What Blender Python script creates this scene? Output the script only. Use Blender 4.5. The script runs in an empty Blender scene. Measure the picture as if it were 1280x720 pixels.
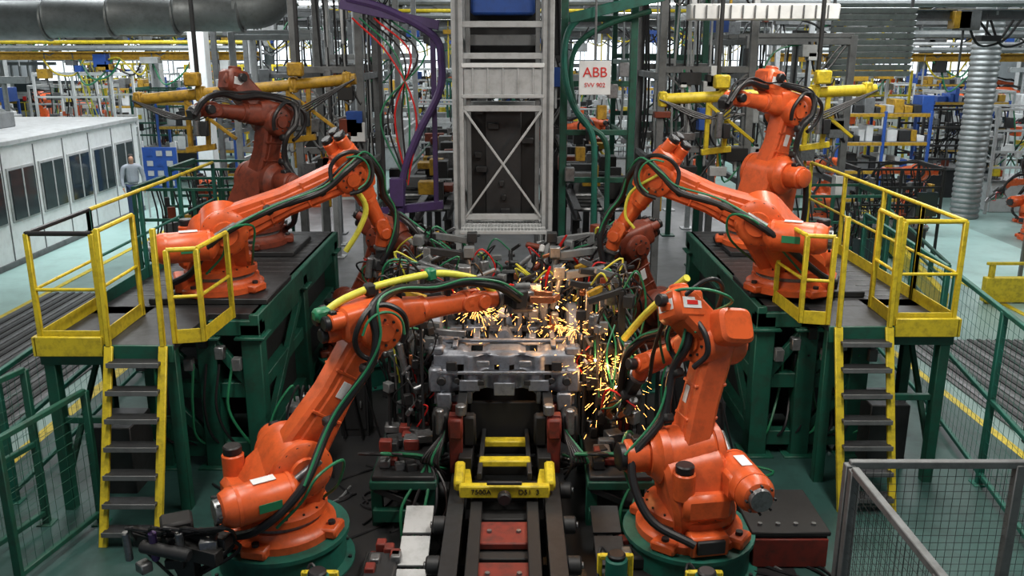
import bpy, math, random, bmesh
from mathutils import Vector, Matrix
V=Vector
R=random.Random(11)
Z=V((0,0,1)); X=V((1,0,0)); Y=V((0,1,0))
scene=bpy.context.scene
# ------------------------------------------------------------------ materials
def mat(name,col,rough=.5,metal=0.,var=.25,scale=3.,dirt=.35,dcol=(.02,.018,.015),bump=.0,em=0):
    m=bpy.data.materials.new(name); m.use_nodes=True
    nt=m.node_tree; N=nt.nodes; L=nt.links
    p=N['Principled BSDF']
    p.inputs['Roughness'].default_value=rough; p.inputs['Metallic'].default_value=metal
    if em:
        p.inputs['Base Color'].default_value=(*col,1)
        p.inputs['Emission Color'].default_value=(*col,1); p.inputs['Emission Strength'].default_value=em
        return m
    tc=N.new('ShaderNodeTexCoord')
    n1=N.new('ShaderNodeTexNoise'); n1.inputs['Scale'].default_value=scale; n1.inputs['Detail'].default_value=5
    n2=N.new('ShaderNodeTexNoise'); n2.inputs['Scale'].default_value=scale*3.1; n2.inputs['Detail'].default_value=8; n2.inputs['Roughness'].default_value=.7
    L.new(tc.outputs['Object'],n1.inputs['Vector']); L.new(tc.outputs['Object'],n2.inputs['Vector'])
    mx=N.new('ShaderNodeMix'); mx.data_type='RGBA'
    mx.inputs[6].default_value=(*[c*(1-var) for c in col],1); mx.inputs[7].default_value=(*[min(1,c*(1+var*.4)) for c in col],1)
    L.new(n1.outputs['Fac'],mx.inputs[0])
    rp=N.new('ShaderNodeValToRGB'); rp.color_ramp.elements[0].position=.46; rp.color_ramp.elements[1].position=.72
    rp.color_ramp.elements[0].color=(0,0,0,1); rp.color_ramp.elements[1].color=(dirt,dirt,dirt,1)
    L.new(n2.outputs['Fac'],rp.inputs['Fac'])
    m2=N.new('ShaderNodeMix'); m2.data_type='RGBA'; m2.inputs[7].default_value=(*dcol,1)
    L.new(rp.outputs['Color'],m2.inputs[0]); L.new(mx.outputs[2],m2.inputs[6]); L.new(m2.outputs[2],p.inputs['Base Color'])
    mr=N.new('ShaderNodeMapRange'); mr.inputs[3].default_value=max(0,rough-.12); mr.inputs[4].default_value=min(1,rough+.15)
    L.new(n2.outputs['Fac'],mr.inputs[0]); L.new(mr.outputs[0],p.inputs['Roughness'])
    if bump:
        bn=N.new('ShaderNodeBump'); bn.inputs['Strength'].default_value=bump; bn.inputs['Distance'].default_value=.02
        L.new(n2.outputs['Fac'],bn.inputs['Height']); L.new(bn.outputs[0],p.inputs['Normal'])
    return m
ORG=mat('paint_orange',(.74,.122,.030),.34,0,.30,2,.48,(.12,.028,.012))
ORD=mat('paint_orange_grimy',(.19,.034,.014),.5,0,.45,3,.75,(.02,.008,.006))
GRN=mat('paint_green',(.008,.092,.058),.5,0,.4,2,.6)
GRT=mat('paint_teal',(.012,.135,.098),.5,0,.35,2,.55)
YEL=mat('paint_yellow',(.70,.55,.025),.45,0,.25,4,.6,(.12,.08,.015))
YED=mat('paint_yellow_old',(.48,.28,.02),.5,0,.35,4,.75,(.04,.025,.01))
RED=mat('paint_red',(.20,.024,.015),.55,0,.4,3,.75)
REB=mat('sign_red',(.62,.015,.012),.5,0,.05,3,.05)
PUR=mat('paint_purple',(.075,.042,.145),.45,0,.3,3,.4)
BLU=mat('paint_blue',(.022,.085,.36),.45,0,.25,3,.3)
BLK=mat('rubber_black',(.012,.012,.014),.42,0,.3,6,.2)
DRK=mat('steel_dark',(.036,.038,.041),.5,.35,.4,4,.5)
DK2=mat('steel_soot',(.014,.014,.015),.6,.1,.4,4,.5)
STL=mat('steel_mid',(.27,.28,.29),.40,.7,.4,5,.6)
GAL=mat('galvanised_sheet',(.30,.325,.37),.45,.60,.35,6,.55,(.06,.06,.07),.12)
LGT=mat('paint_lightgrey',(.46,.48,.49),.5,0,.25,2,.45,(.14,.14,.13))
WHT=mat('paint_white',(.76,.79,.80),.5,0,.12,2,.25,(.3,.3,.29))
GRY=mat('paint_grey',(.15,.16,.165),.5,0,.35,2,.5)
COP=mat('copper',(.55,.20,.09),.38,.8,.3,6,.5)
CGR=mat('cable_green',(.02,.20,.09),.4,0,.2,5,.3)
CYL=mat('hose_yellow',(.68,.66,.07),.4,0,.2,5,.3)
GLD=mat('window_glass_dark',(.025,.04,.045),.06,0,.3,1,.1)
LAMP=mat('lamp_tube',(1,.98,.93),.5,em=8)
DAY=mat('window_daylight',(.86,.94,1),.5,em=2.0)
SPK=mat('spark_glow',(1,.40,.09),.5,em=10)
WLD=mat('weld_glow',(1,.66,.32),.5,em=80)
DUC=mat('duct_metal',(.27,.295,.30),.45,.45,.3,3,.4,(.08,.08,.08))
FLR=mat('floor_paint_pale',(.26,.40,.38),.34,0,.35,.35,.5,(.10,.14,.135))
FLW=mat('floor_walkway_cyan',(.40,.62,.59),.34,0,.2,.5,.35,(.18,.25,.24))
FLT=mat('floor_paint_teal',(.032,.092,.083),.42,0,.5,.7,.7,(.012,.022,.020))
FLD=mat('floor_oily_dark',(.018,.019,.021),.40,0,.5,.9,.5)
FLG=mat('floor_grey',(.11,.115,.12),.45,0,.4,.6,.5,(.04,.04,.04))
CEI=mat('ceiling_panel',(.22,.23,.23),.8,0,.2,.5,.2)
WAL=mat('wall_paint',(.50,.52,.52),.8,0,.2,.3,.2,(.2,.2,.2))
SKN=mat('skin',(.50,.27,.18),.5,0,.1,8,.05)
CLG=mat('workwear_grey',(.32,.35,.40),.8,0,.2,8,.1)
CLB=mat('workwear_blue',(.03,.05,.12),.8,0,.2,8,.1)
HAI=mat('hair_dark',(.02,.014,.01),.6,0,.2,8,.1)
# ------------------------------------------------------------------ mesh builder
def frame(d,up=Z):
    z=d.normalized(); x=up.cross(z)
    if x.length<1e-3: x=X.cross(z) if abs(z.x)<.9 else Y.cross(z)
    x.normalize(); y=z.cross(x); return x,y,z
class B:
    def __init__(s): s.v=[];s.f=[];s.m=[];s.mats=[]
    def mi(s,m):
        if m not in s.mats: s.mats.append(m)
        return s.mats.index(m)
    def add(s,vs,fs,m):
        o=len(s.v); s.v+= [tuple(a) for a in vs]; i=s.mi(m)
        for f in fs: s.f.append(tuple(o+k for k in f)); s.m.append(i)
    def box(s,c,size,m,ax=None,bev=.008,rz=0):
        c=V(c); h=[a/2 for a in size]; b=min(bev,min(h)*.45)
        if ax is None:
            if rz: ax=(V((math.cos(rz),math.sin(rz),0)),V((-math.sin(rz),math.cos(rz),0)),Z)
            else: ax=(X,Y,Z)
        def P(x,y,z): return c+ax[0]*x+ax[1]*y+ax[2]*z
        if b<=.0005:
            vs=[P(i*h[0],j*h[1],k*h[2]) for i in(-1,1) for j in(-1,1) for k in(-1,1)]
            s.add(vs,[(0,1,3,2),(4,6,7,5),(0,4,5,1),(2,3,7,6),(0,2,6,4),(1,5,7,3)],m); return
        vs=[];id={}
        for i in(-1,1):
            for j in(-1,1):
                for k in(-1,1):
                    for a in range(3):
                        q=[h[0]-b,h[1]-b,h[2]-b]; q[a]=h[a]; id[(i,j,k,a)]=len(vs); vs.append(P(i*q[0],j*q[1],k*q[2]))
        fs=[]
        for sg in(-1,1):
            fs.append([id[(sg,j,k,0)] for j,k in((-1,-1),(1,-1),(1,1),(-1,1))])
            fs.append([id[(i,sg,k,1)] for i,k in((-1,-1),(1,-1),(1,1),(-1,1))])
            fs.append([id[(i,j,sg,2)] for i,j in((-1,-1),(1,-1),(1,1),(-1,1))])
        for a in(-1,1):
            for c2 in(-1,1):
                fs.append([id[(a,c2,-1,0)],id[(a,c2,1,0)],id[(a,c2,1,1)],id[(a,c2,-1,1)]])
                fs.append([id[(a,-1,c2,0)],id[(a,1,c2,0)],id[(a,1,c2,2)],id[(a,-1,c2,2)]])
                fs.append([id[(-1,a,c2,1)],id[(1,a,c2,1)],id[(1,a,c2,2)],id[(-1,a,c2,2)]])
        for i in(-1,1):
            for j in(-1,1):
                for k in(-1,1): fs.append([id[(i,j,k,0)],id[(i,j,k,1)],id[(i,j,k,2)]])
        s.add(vs,fs,m)
    def bb(s,x0,x1,y0,y1,z0,z1,m,bev=.008): s.box(((x0+x1)/2,(y0+y1)/2,(z0+z1)/2),(abs(x1-x0),abs(y1-y0),abs(z1-z0)),m,None,bev)
    def beam(s,p,q,w,h,m,bev=.006,up=Z):
        p=V(p);q=V(q); a=frame(q-p,up); s.box((p+q)/2,(w,h,(q-p).length),m,a,bev)
    def ibeam(s,p,q,w,h,m,t=.02,up=Z):
        p=V(p);q=V(q); x,y,z=frame(q-p,up); L=(q-p).length; c=(p+q)/2
        s.box(c+y*(h/2-t/2),(w,t,L),m,(x,y,z),.003); s.box(c-y*(h/2-t/2),(w,t,L),m,(x,y,z),.003); s.box(c,(t,h-2*t,L),m,(x,y,z),0)
    def lathe(s,p,axis,prof,m,seg=24):
        p=V(p); x,y,z=frame(axis); vs=[];fs=[]
        for (t,r) in prof:
            for i in range(seg):
                a=2*math.pi*i/seg; vs.append(p+z*t+(x*math.cos(a)+y*math.sin(a))*r)
        n=len(prof)
        for k in range(n-1):
            for i in range(seg):
                j=(i+1)%seg; fs.append((k*seg+i,k*seg+j,(k+1)*seg+j,(k+1)*seg+i))
        fs.append(tuple(range(seg))[::-1]); fs.append(tuple((n-1)*seg+i for i in range(seg)))
        s.add(vs,fs,m)
    def cyl(s,p,q,r,m,r2=None,seg=20,ch=None):
        p=V(p);q=V(q);L=(q-p).length
        if r2 is None:r2=r
        if ch is None: ch=min(.012,L*.3,r*.3)
        if ch>0 and seg>8: s.lathe(p,q-p,[(0,r-ch),(ch,r),(L-ch,r2),(L,r2-ch)],m,seg)
        else: s.lathe(p,q-p,[(0,r),(L,r2)],m,seg)
    def bolts(s,c,axis,r,n,m=None,br=.016,h=.015):
        c=V(c); x,y,z=frame(axis)
        for i in range(n):
            a=2*math.pi*i/n; p=c+(x*math.cos(a)+y*math.sin(a))*r; s.cyl(p,p+z*h,br,m or DRK,seg=6,ch=0)
    def tube(s,pts,r,m,seg=8,n=6):
        P=[V(p) for p in pts]; 
        if len(P)>2 and n>1:
            Q=[P[0]*2-P[1]]+P+[P[-1]*2-P[-2]]; out=[]
            for i in range(1,len(Q)-2):
                for k in range(n):
                    t=k/n; a,b,c,d=Q[i-1],Q[i],Q[i+1],Q[i+2]
                    out.append(.5*((2*b)+(c-a)*t+(2*a-5*b+4*c-d)*t*t+(3*b-a-3*c+d)*t**3))
            out.append(P[-1]); P=out
        T=[(P[min(i+1,len(P)-1)]-P[max(i-1,0)]).normalized() for i in range(len(P))]
        x,_,_=frame(T[0]); vs=[];fs=[]
        for i,p in enumerate(P):
            x=x-T[i]*x.dot(T[i]); x.normalize(); y=T[i].cross(x)
            for k in range(seg):
                a=2*math.pi*k/seg; vs.append(p+(x*math.cos(a)+y*math.sin(a))*r)
        for i in range(len(P)-1):
            for k in range(seg):
                j=(k+1)%seg; fs.append((i*seg+k,i*seg+j,(i+1)*seg+j,(i+1)*seg+k))
        fs.append(tuple(range(seg))); fs.append(tuple((len(P)-1)*seg+k for k in range(seg)))
        s.add(vs,fs,m)
    def loft(s,secs,m,seg=20,pw=.5):
        vs=[];fs=[]
        for (c,ax,ay,hw,hh) in secs:
            for k in range(seg):
                a=2*math.pi*(k+.5)/seg; ca,sa=math.cos(a),math.sin(a)
                vs.append(V(c)+ax*(hw*math.copysign(abs(ca)**pw,ca))+ay*(hh*math.copysign(abs(sa)**pw,sa)))
        n=len(secs)
        for i in range(n-1):
            for k in range(seg):
                j=(k+1)%seg; fs.append((i*seg+k,i*seg+j,(i+1)*seg+j,(i+1)*seg+k))
        fs.append(tuple(range(seg))); fs.append(tuple((n-1)*seg+k for k in range(seg)))
        s.add(vs,fs,m)
    def link(s,p,r1,q,r2,w,side,m,ch=.03,seg=12,waist=0):
        p=V(p);q=V(q); u=(q-p).normalized(); L=(q-p).length
        n=(side-u*side.dot(u)).normalized(); t=n.cross(u)
        def prof(d):
            a1=r1-d;a2=r2-d; out=[]
            al=math.acos(max(-1,min(1,(r1-r2)/L)))
            for i in range(seg+1):
                a=al+(2*math.pi-2*al)*i/seg; out.append((a1*math.cos(a),a1*math.sin(a)))
            if waist: out.append((L*.5,-((a1+a2)/2-waist)))
            for i in range(seg+1):
                a=-al+2*al*i/seg; out.append((L+a2*math.cos(a),a2*math.sin(a)))
            if waist: out.append((L*.5,((a1+a2)/2-waist)))
            return out
        vs=[];fs=[]
        for off,d in((-w/2,ch),(-w/2+ch,0),(w/2-ch,0),(w/2,ch)):
            for a,b in prof(d): vs.append(p+u*a+t*b+n*off)
        k=len(prof(0))
        for i in range(3):
            for j in range(k):
                jj=(j+1)%k; fs.append((i*k+j,i*k+jj,(i+1)*k+jj,(i+1)*k+j))
        fs.append(tuple(range(k))); fs.append(tuple(3*k+j for j in range(k)))
        s.add(vs,fs,m)
    def mesh(s,name):
        me=bpy.data.meshes.new(name); me.from_pydata(s.v,[],s.f)
        for m in s.mats: me.materials.append(m)
        me.polygons.foreach_set('material_index',s.m)
        bm=bmesh.new(); bm.from_mesh(me); bmesh.ops.recalc_face_normals(bm,faces=bm.faces)
        for f in bm.faces: f.smooth=True
        for e in bm.edges:
            if len(e.link_faces)!=2 or e.calc_face_angle(0)>.62: e.smooth=False
        bm.to_mesh(me); bm.free(); return me
    def obj(s,name,parent=None):
        o=bpy.data.objects.new(name,s.mesh(name)); scene.collection.objects.link(o)
        if parent: o.parent=parent
        return o
def inst(name,me,loc,rz=0,sc=1):
    o=bpy.data.objects.new(name,me); scene.collection.objects.link(o); o.location=loc; o.rotation_euler=(0,0,rz); o.scale=(sc,sc,sc); return o
def empty(name):
    o=bpy.data.objects.new(name,None); scene.collection.objects.link(o); return o
def text(body,size,loc,rot,m,parent,name='lettering',ext=.004):
    c=bpy.data.curves.new(name,'FONT'); c.body=body; c.size=size; c.extrude=ext; c.align_x='CENTER'; c.align_y='CENTER'
    c.materials.append(m); o=bpy.data.objects.new(name,c); scene.collection.objects.link(o); o.location=loc; o.rotation_euler=rot
    if parent: o.parent=parent
    return o
# ------------------------------------------------------------------ camera
cam=bpy.data.cameras.new('camera'); cam.sensor_width=36; cam.lens=1100/1280*36; cam.clip_end=300; cam.clip_start=.05
co=bpy.data.objects.new('camera',cam); scene.collection.objects.link(co)
co.location=(0,0,4.2); co.rotation_euler=(math.pi/2-math.atan(300/1100),0,0); scene.camera=co
# ------------------------------------------------------------------ robot
def spot_gun(b,T,t,n,rich=True):
    x,y,z=frame(t,n)
    b.box(T+z*.02,(.20,.24,.16),DRK,(x,y,z),.02)
    b.box(T+z*.14+y*.02,(.15,.20,.12),STL,(x,y,z),.015)
    for sg in(-1,1):
        b.beam(T+z*.12+y*sg*.10,T+z*.36+y*sg*.17,.05,.07,COP if rich else STL)
        b.beam(T+z*.36+y*sg*.17,T+z*.52+y*sg*.05,.045,.06,COP if rich else STL)
        b.cyl(T+z*.52+y*sg*.07,T+z*.52+y*sg*.01,.022,STL,seg=10)
    b.cyl(T+x*.12-z*.05,T+x*.12+z*.22,.05,STL,seg=12)
    b.cyl(T-x*.12,T-x*.12+z*.18,.035,GRY,seg=12)
    for i in range(4):
        a=R.uniform(-.1,.1)
        b.tube([T+x*.1*i-x*.1-z*.02,T+x*(.22-.1*i)+y*.2+z*(.05+a),T+z*.3+y*.22+x*a,T+z*.38+y*.16],.012,[BLK,CGR,BLK,REB][i],6)
def robot(name,base,S,E,W,T,col=ORG,ms=-1,hs=None,ped=0,M=None,bal=True,rich=True,yhose=False,label=True,k=.87,gun=True,dirv=None,rear=True,extra=()):
    # joints are given in metres in the hall; the arm is modelled about its own base
    b=B(); B0=V(base); cv=lambda p:(V(p)-B0)/k
    base=V((0,0,0)); S=cv(S);E=cv(E);W=cv(W);T=cv(T); ped=ped/k
    d=V(dirv) if dirv else V(((W-S).x,(W-S).y,0)); d.normalize(); n=Z.cross(d); hs=ms if hs is None else hs
    if ped:
        g=V((0,0,-ped)); b.lathe(g,Z,[(0,.66),(.03,.66),(.05,.58),(ped-.06,.58),(ped-.04,.62),(ped,.62)],GRT,36); b.bolts(g+Z*.03,Z,.62,12,DRK,.018,.03)
    for a in(0,1,2,3):
        q=(a+.5)*math.pi/2; dd=d*math.cos(q)+n*math.sin(q); b.beam(base+dd*.2+Z*.05,base+dd*.58+Z*.05,.24,.10,col,.02); b.cyl(base+dd*.5+Z*.1,base+dd*.5+Z*.13,.035,DRK,seg=8)
    b.box(base-d*.42+Z*.11,(.36,.26,.2),col,(n,d,Z),.02); b.box(base-d*.56+Z*.12,(.26,.04,.13),DRK,(n,d,Z),.01)
    b.lathe(base,Z,[(0,.50),(.07,.50),(.09,.46),(.15,.42),(.16,.42)],col,36)
    b.lathe(base+Z*.16,Z,[(0,.39),(.04,.39)],STL,36)
    b.lathe(base+Z*.20,Z,[(0,.40),(.01,.43),(.07,.43),(.09,.40),(.11,.34)],col,36); b.bolts(base+Z*.285,Z,.405,16,DRK,.012,.012)
    P0=base+Z*.36
    b.link(P0,.34,S,.27,.50,n,col,.04,14)
    b.link(P0-d*.12,.30,S-d*.16-Z*.10,.20,.58,n,col,.05,10)
    b.box(base-d*.30+Z*.44,(.46,.36,.26),col,(n,d,Z),.05)
    b.cyl(base-d*.34+n*ms*.20+Z*.5,base-d*.34+n*ms*.20+Z*.76,.10,col,seg=18); b.cyl(base-d*.34+n*ms*.20+Z*.76,base-d*.34+n*ms*.20+Z*.84,.085,BLK,seg=18)
    b.box(base+d*.30+Z*.36,(.34,.16,.10),col,(n,d,Z),.03)
    m=n*ms
    b.lathe(S+m*.22,m,[(0,.27),(.08,.27),(.10,.24),(.14,.20),(.16,.19)],col,28); b.bolts(S+m*.30,m,.225,12,DRK,.014,.022)
    b.lathe(S+m*.36,m,[(0,.145),(.02,.155),(.22,.155),(.24,.14)],col,24); b.lathe(S+m*.60,m,[(0,.13),(.05,.13),(.07,.10)],BLK if rich else col,20)
    b.box(S+m*.48+Z*.15,(.10,.10,.08),BLK,(d,n,Z),.01)
    b.lathe(S-m*.22,-m,[(0,.27),(.06,.27),(.09,.23),(.10,.15),(.13,.14)],col,28); b.bolts(S-m*.28,-m,.24,14,DRK,.014,.018)
    if bal:
        o=-m*.38
        b.lathe(S-d*.80-Z*.10+o,d,[(0,.08),(.03,.14),(.10,.175),(.60,.175),(.66,.15),(.72,.06)],col,24); b.cyl(S-d*.2+o-Z*.05,S+d*.12+o+Z*.12,.035,STL,seg=12)
        b.lathe(S-d*.83-Z*.10+o,d,[(0,.10),(.06,.11)],STL if rich else DRK,18); b.bolts(S-d*.79-Z*.10+o,-d,.13,8,DRK,.012,.03)
        b.box(S-d*.45+o*.75-Z*.12,(.16,.22,.24),col,(n,d,Z),.03); b.box(S-d*.40+o+Z*.078,(.10,.2,.006),WHT,(n,d,Z),.001); b.box(S-d*.40-m*.557-Z*.10,(.2,.006,.08),CGR,(d,n,Z),.001)
        for q in(-.66,-.2): b.lathe(S+d*q-Z*.10+o,d,[(0,.18),(.03,.18)],col,24)
    u=(E-S).normalized(); Lu=(E-S).length; tt=n.cross(u)
    b.link(S,.24,E,.19,.26,n,col,.035,12,.05)
    for sg in(-1,1):
        b.link(S+u*.16+n*sg*.10,.13,E-u*.14+n*sg*.10,.10,.09,n,col,.02,8,.02)
        b.lathe(S+n*sg*.12,n*sg,[(0,.18),(.04,.18),(.05,.15)],col,24)
    for q in(.35,.65): b.box(S+u*Lu*q,(.30,.32,.03),col,(n,tt,u),.01)
    if label:
        for sg in(-1,1): b.box(S+u*Lu*.55+n*sg*.152,(.16,.085,.006),WHT,(u,n.cross(u),n),.001)
    f=(W-E).normalized(); Lf=(W-E).length
    s_=(n-f*n.dot(f)).normalized(); up=f.cross(s_)
    if up.z<0: up=-up
    b.lathe(E-s_*.25,s_,[(0,.15),(.02,.185),(.06,.20),(.44,.20),(.48,.185),(.50,.15)],col,26)
    for sg in(-1,1): b.bolts(E+s_*sg*.25,s_*sg,.12,8,DRK,.013,.015); b.lathe(E+s_*sg*.245,s_*sg,[(0,.08),(.03,.08)],col,16)
    hb=E+up*.10
    b.loft([(hb-f*.34,s_,up,.16,.13),(hb-f*.31,s_,up,.19,.16),(hb-f*.05,s_,up,.20,.18),(hb+f*.16,s_,up,.18,.18),(hb+f*.26,s_,up,.14,.14)],col,24,.45)
    if rear:
      for i,(a,c) in enumerate(((-.10,.06),(.10,.06),(0,-.08))):
        p=hb-f*.32+s_*a+up*c; b.cyl(p,p-f*.14,.078,col,seg=18); b.cyl(p-f*.14,p-f*.20,.070,BLK,seg=18); b.box(p-f*.1+up*.08,(.06,.06,.05),BLK,(s_,f,up),.008)
    if M is not None:
        M=cv(M)
        b.link(E,.17,M,.16,.30,s_,col,.04,10); b.box(M,(.34,.32,.30),col,(s_,f,up),.045); b.cyl(M+up*.12,M+up*.20,.09,col,seg=18)
        for sg in(-1,1): b.box(M+s_*sg*.171,(.006,.20,.10),WHT,(s_,f,up),.001)
        b.box(M-f*.162,(.20,.006,.10),WHT,(s_,f,up),.001); b.box(M-f*.166,(.12,.006,.04),REB,(s_,f,up),.001); b.cyl(M+s_*.17+up*.05,M+s_*.25+up*.05,.06,BLK,seg=14)
    a0=E+up*.08
    def FP(t): return a0.lerp(W,t)
    b.loft([(FP(.10),s_,up,.155,.16),(FP(.28),s_,up,.14,.145),(FP(.42),s_,up,.12,.125)],col,24,.6)
    b.lathe(FP(.42),f,[(0,.13),(.05,.13),(.06,.115)],col,24); b.bolts(FP(.42),-f,.116,10,DRK,.01,.01)
    b.loft([(FP(.42),s_,up,.11,.11),(FP(.70),s_,up,.095,.095),(FP(.88),s_,up,.088,.095)],col,24,.8)
    b.lathe(FP(.84),f,[(0,.09),(.01,.115),(.06,.115),(.07,.10)],col,22)
    for sg in(-1,1): b.link(FP(.86)+s_*sg*.085,.085,W+s_*sg*.085,.095,.05,s_,col,.012,8)
    b.cyl(W-s_*.13,W+s_*.13,.075,col,seg=20); b.cyl(W+s_*.13*ms,W+s_*.22*ms,.06,BLK,seg=16)
    t=(T-W).normalized(); LT=(T-W).length
    b.cyl(W,W+t*min(.2,LT*.6),.085,col,seg=20); b.lathe(W+t*min(.2,LT*.6),t,[(0,.10),(.03,.10),(.05,.085)],STL,20)
    if LT>.25: b.beam(W+t*.2,T,.12,.12,DRK,.01)
    if gun: spot_gun(b,T,t,s_,rich)
    h=n*hs
    path=[base-d*.55+h*.15+Z*.15,base-d*.35+h*.52+Z*.35,S-d*.12+h*.56,S+u*Lu*.35+h*.34-tt*.05,S+u*Lu*.75+h*.34,E+h*.34-f*.12,E+h*.28-f*.1+up*.26,E+f*.25+up*.32+h*.08,FP(.55)+up*.20+h*.05,FP(.85)+up*.22+h*.08,W+t*.15+up*.16+h*.14,T+h*.1]
    b.tube(path,.040,BLK,10,8)
    path2=[p+Z*.04+h*.04+V((R.uniform(-.03,.03),R.uniform(-.03,.03),R.uniform(-.02,.04))) for p in path[2:]]
    b.tube(path2,.012,CGR if rich else BLK,6,8); b.tube([p-h*.03+Z*.03+V((R.uniform(-.04,.04),0,R.uniform(-.03,.05))) for p in path[3:]],.016,BLK,6,8)
    for i in (3,4,8,9): b.box(path[i]-h*.04,(.11,.11,.09),DK2,(s_,f,up),.02)
    c=E+h*.30+up*.02-f*.05; 
    b.tube([c+ (up*math.sin(a)+f*math.cos(a))*.26+h*.03*math.sin(3*a) for a in [i*math.pi/5-.6 for i in range(9)]],.026,BLK,8,5)
    if rich:
        b.tube([c+h*.05+ (up*math.sin(a)+f*math.cos(a))*.21 for a in [i*math.pi/5-.2 for i in range(6)]],.012,CGR,6,5)
        b.tube([base-d*.2+h*.5+Z*.3,base+h*.62+Z*.55,S+h*.62+Z*.1,S+h*.45+d*.3+Z*.1,S+h*.3+d*.3-Z*.2,base+d*.35+h*.2+Z*.3],.014,CGR,6,6)
    if yhose:
        b.tube([E-f*.5+up*.20,E-f*.30+up*.30,E+up*.36,FP(.30)+up*.32,FP(.6)+up*.33,FP(.85)+up*.27,W+up*.17+f*.05,W+f*.22-up*.02,W+f*.28-up*.12],.036,CYL,12,8)
        b.box(E+up*.35,(.10,.10,.12),DK2,(s_,f,up),.02); b.box(FP(.55)+up*.33,(.10,.10,.12),CGR,(s_,f,up),.02); b.box(E-f*.48+up*.22,(.12,.16,.12),CGR,(s_,f,up),.03)
        for q in(-.1,.25,.7): b.beam(FP(max(q,.05))+up*.08,FP(max(q,.05))+up*.30,.05,.05,DRK)
    for (pts,r,mm) in extra: b.tube([cv(p) for p in pts],r/k,mm,10,6)
    ob=b.obj(name); ob.location=B0; ob.scale=(k,k,k); return ob
robot('industrial_robot_arm',(-1.93,6.60,.32),(-1.80,6.62,.93),(-1.16,6.98,1.97),(-.30,7.60,2.02),(0.02,7.80,1.98),ORG,1,-1,.32,yhose=True,k=.90)
robot('industrial_robot_arm',(1.48,6.60,.32),(1.43,6.62,1.00),(1.64,6.74,1.90),(1.20,7.45,1.46),(1.10,7.72,1.08),ORG,1,1,.32,M=(1.34,6.70,2.22),rear=False,k=.88,dirv=(-.16,.98,0),
  extra=[([(1.50,7.3,2.30),(1.38,7.5,2.10),(1.22,7.7,1.85),(1.06,7.9,1.55)],.034,CYL),([(1.62,6.9,2.1),(1.72,6.6,2.3),(1.45,6.5,2.42),(1.2,6.7,2.3),(1.22,6.9,1.9),(1.3,7.1,1.6)],.012,CGR),([(1.66,6.9,2.05),(1.66,6.7,2.38),(1.5,6.6,2.46),(1.25,6.65,2.2),(1.18,6.9,1.8),(1.2,7.2,1.4)],.018,BLK)])
robot('industrial_robot_arm',(2.95,9.1,1.73),(2.56,8.9,2.50),(1.58,9.25,2.88),(1.15,9.5,2.22),(1.05,9.55,1.88),ORG,-1,1,0,extra=[([(1.5,9.0,2.95),(1.25,9.15,2.75),(1.2,9.2,2.5),(1.3,9.2,2.35)],.016,CYL)])
robot('industrial_robot_arm',(-3.10,9.1,1.73),(-2.98,8.9,2.40),(-1.74,9.25,2.92),(-1.42,9.55,2.25),(-1.48,9.55,1.9),ORG,1,-1,0,extra=[([(-1.72,9.1,2.9),(-1.55,9.2,2.6),(-1.62,9.2,2.35),(-1.78,9.2,2.1)],.030,CYL)])
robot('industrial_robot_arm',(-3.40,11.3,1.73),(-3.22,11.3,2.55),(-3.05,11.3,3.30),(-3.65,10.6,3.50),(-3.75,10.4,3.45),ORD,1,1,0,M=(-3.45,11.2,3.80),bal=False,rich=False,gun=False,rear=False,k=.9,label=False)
robot('industrial_robot_arm',(3.2,11.3,1.73),(3.29,11.3,2.65),(3.46,11.3,3.42),(2.68,10.9,3.62),(2.5,10.7,3.55),ORG,1,1,0,M=(3.2,11.25,3.8),bal=False,rich=False,gun=False,rear=False,k=.9)
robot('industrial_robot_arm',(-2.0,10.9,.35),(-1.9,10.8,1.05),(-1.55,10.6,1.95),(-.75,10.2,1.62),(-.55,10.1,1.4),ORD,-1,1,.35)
robot('industrial_robot_arm',(1.75,10.9,.35),(1.7,10.8,1.05),(1.45,10.6,1.85),(.75,10.2,1.6),(.55,10.1,1.4),ORD,1,-1,.35)
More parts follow.
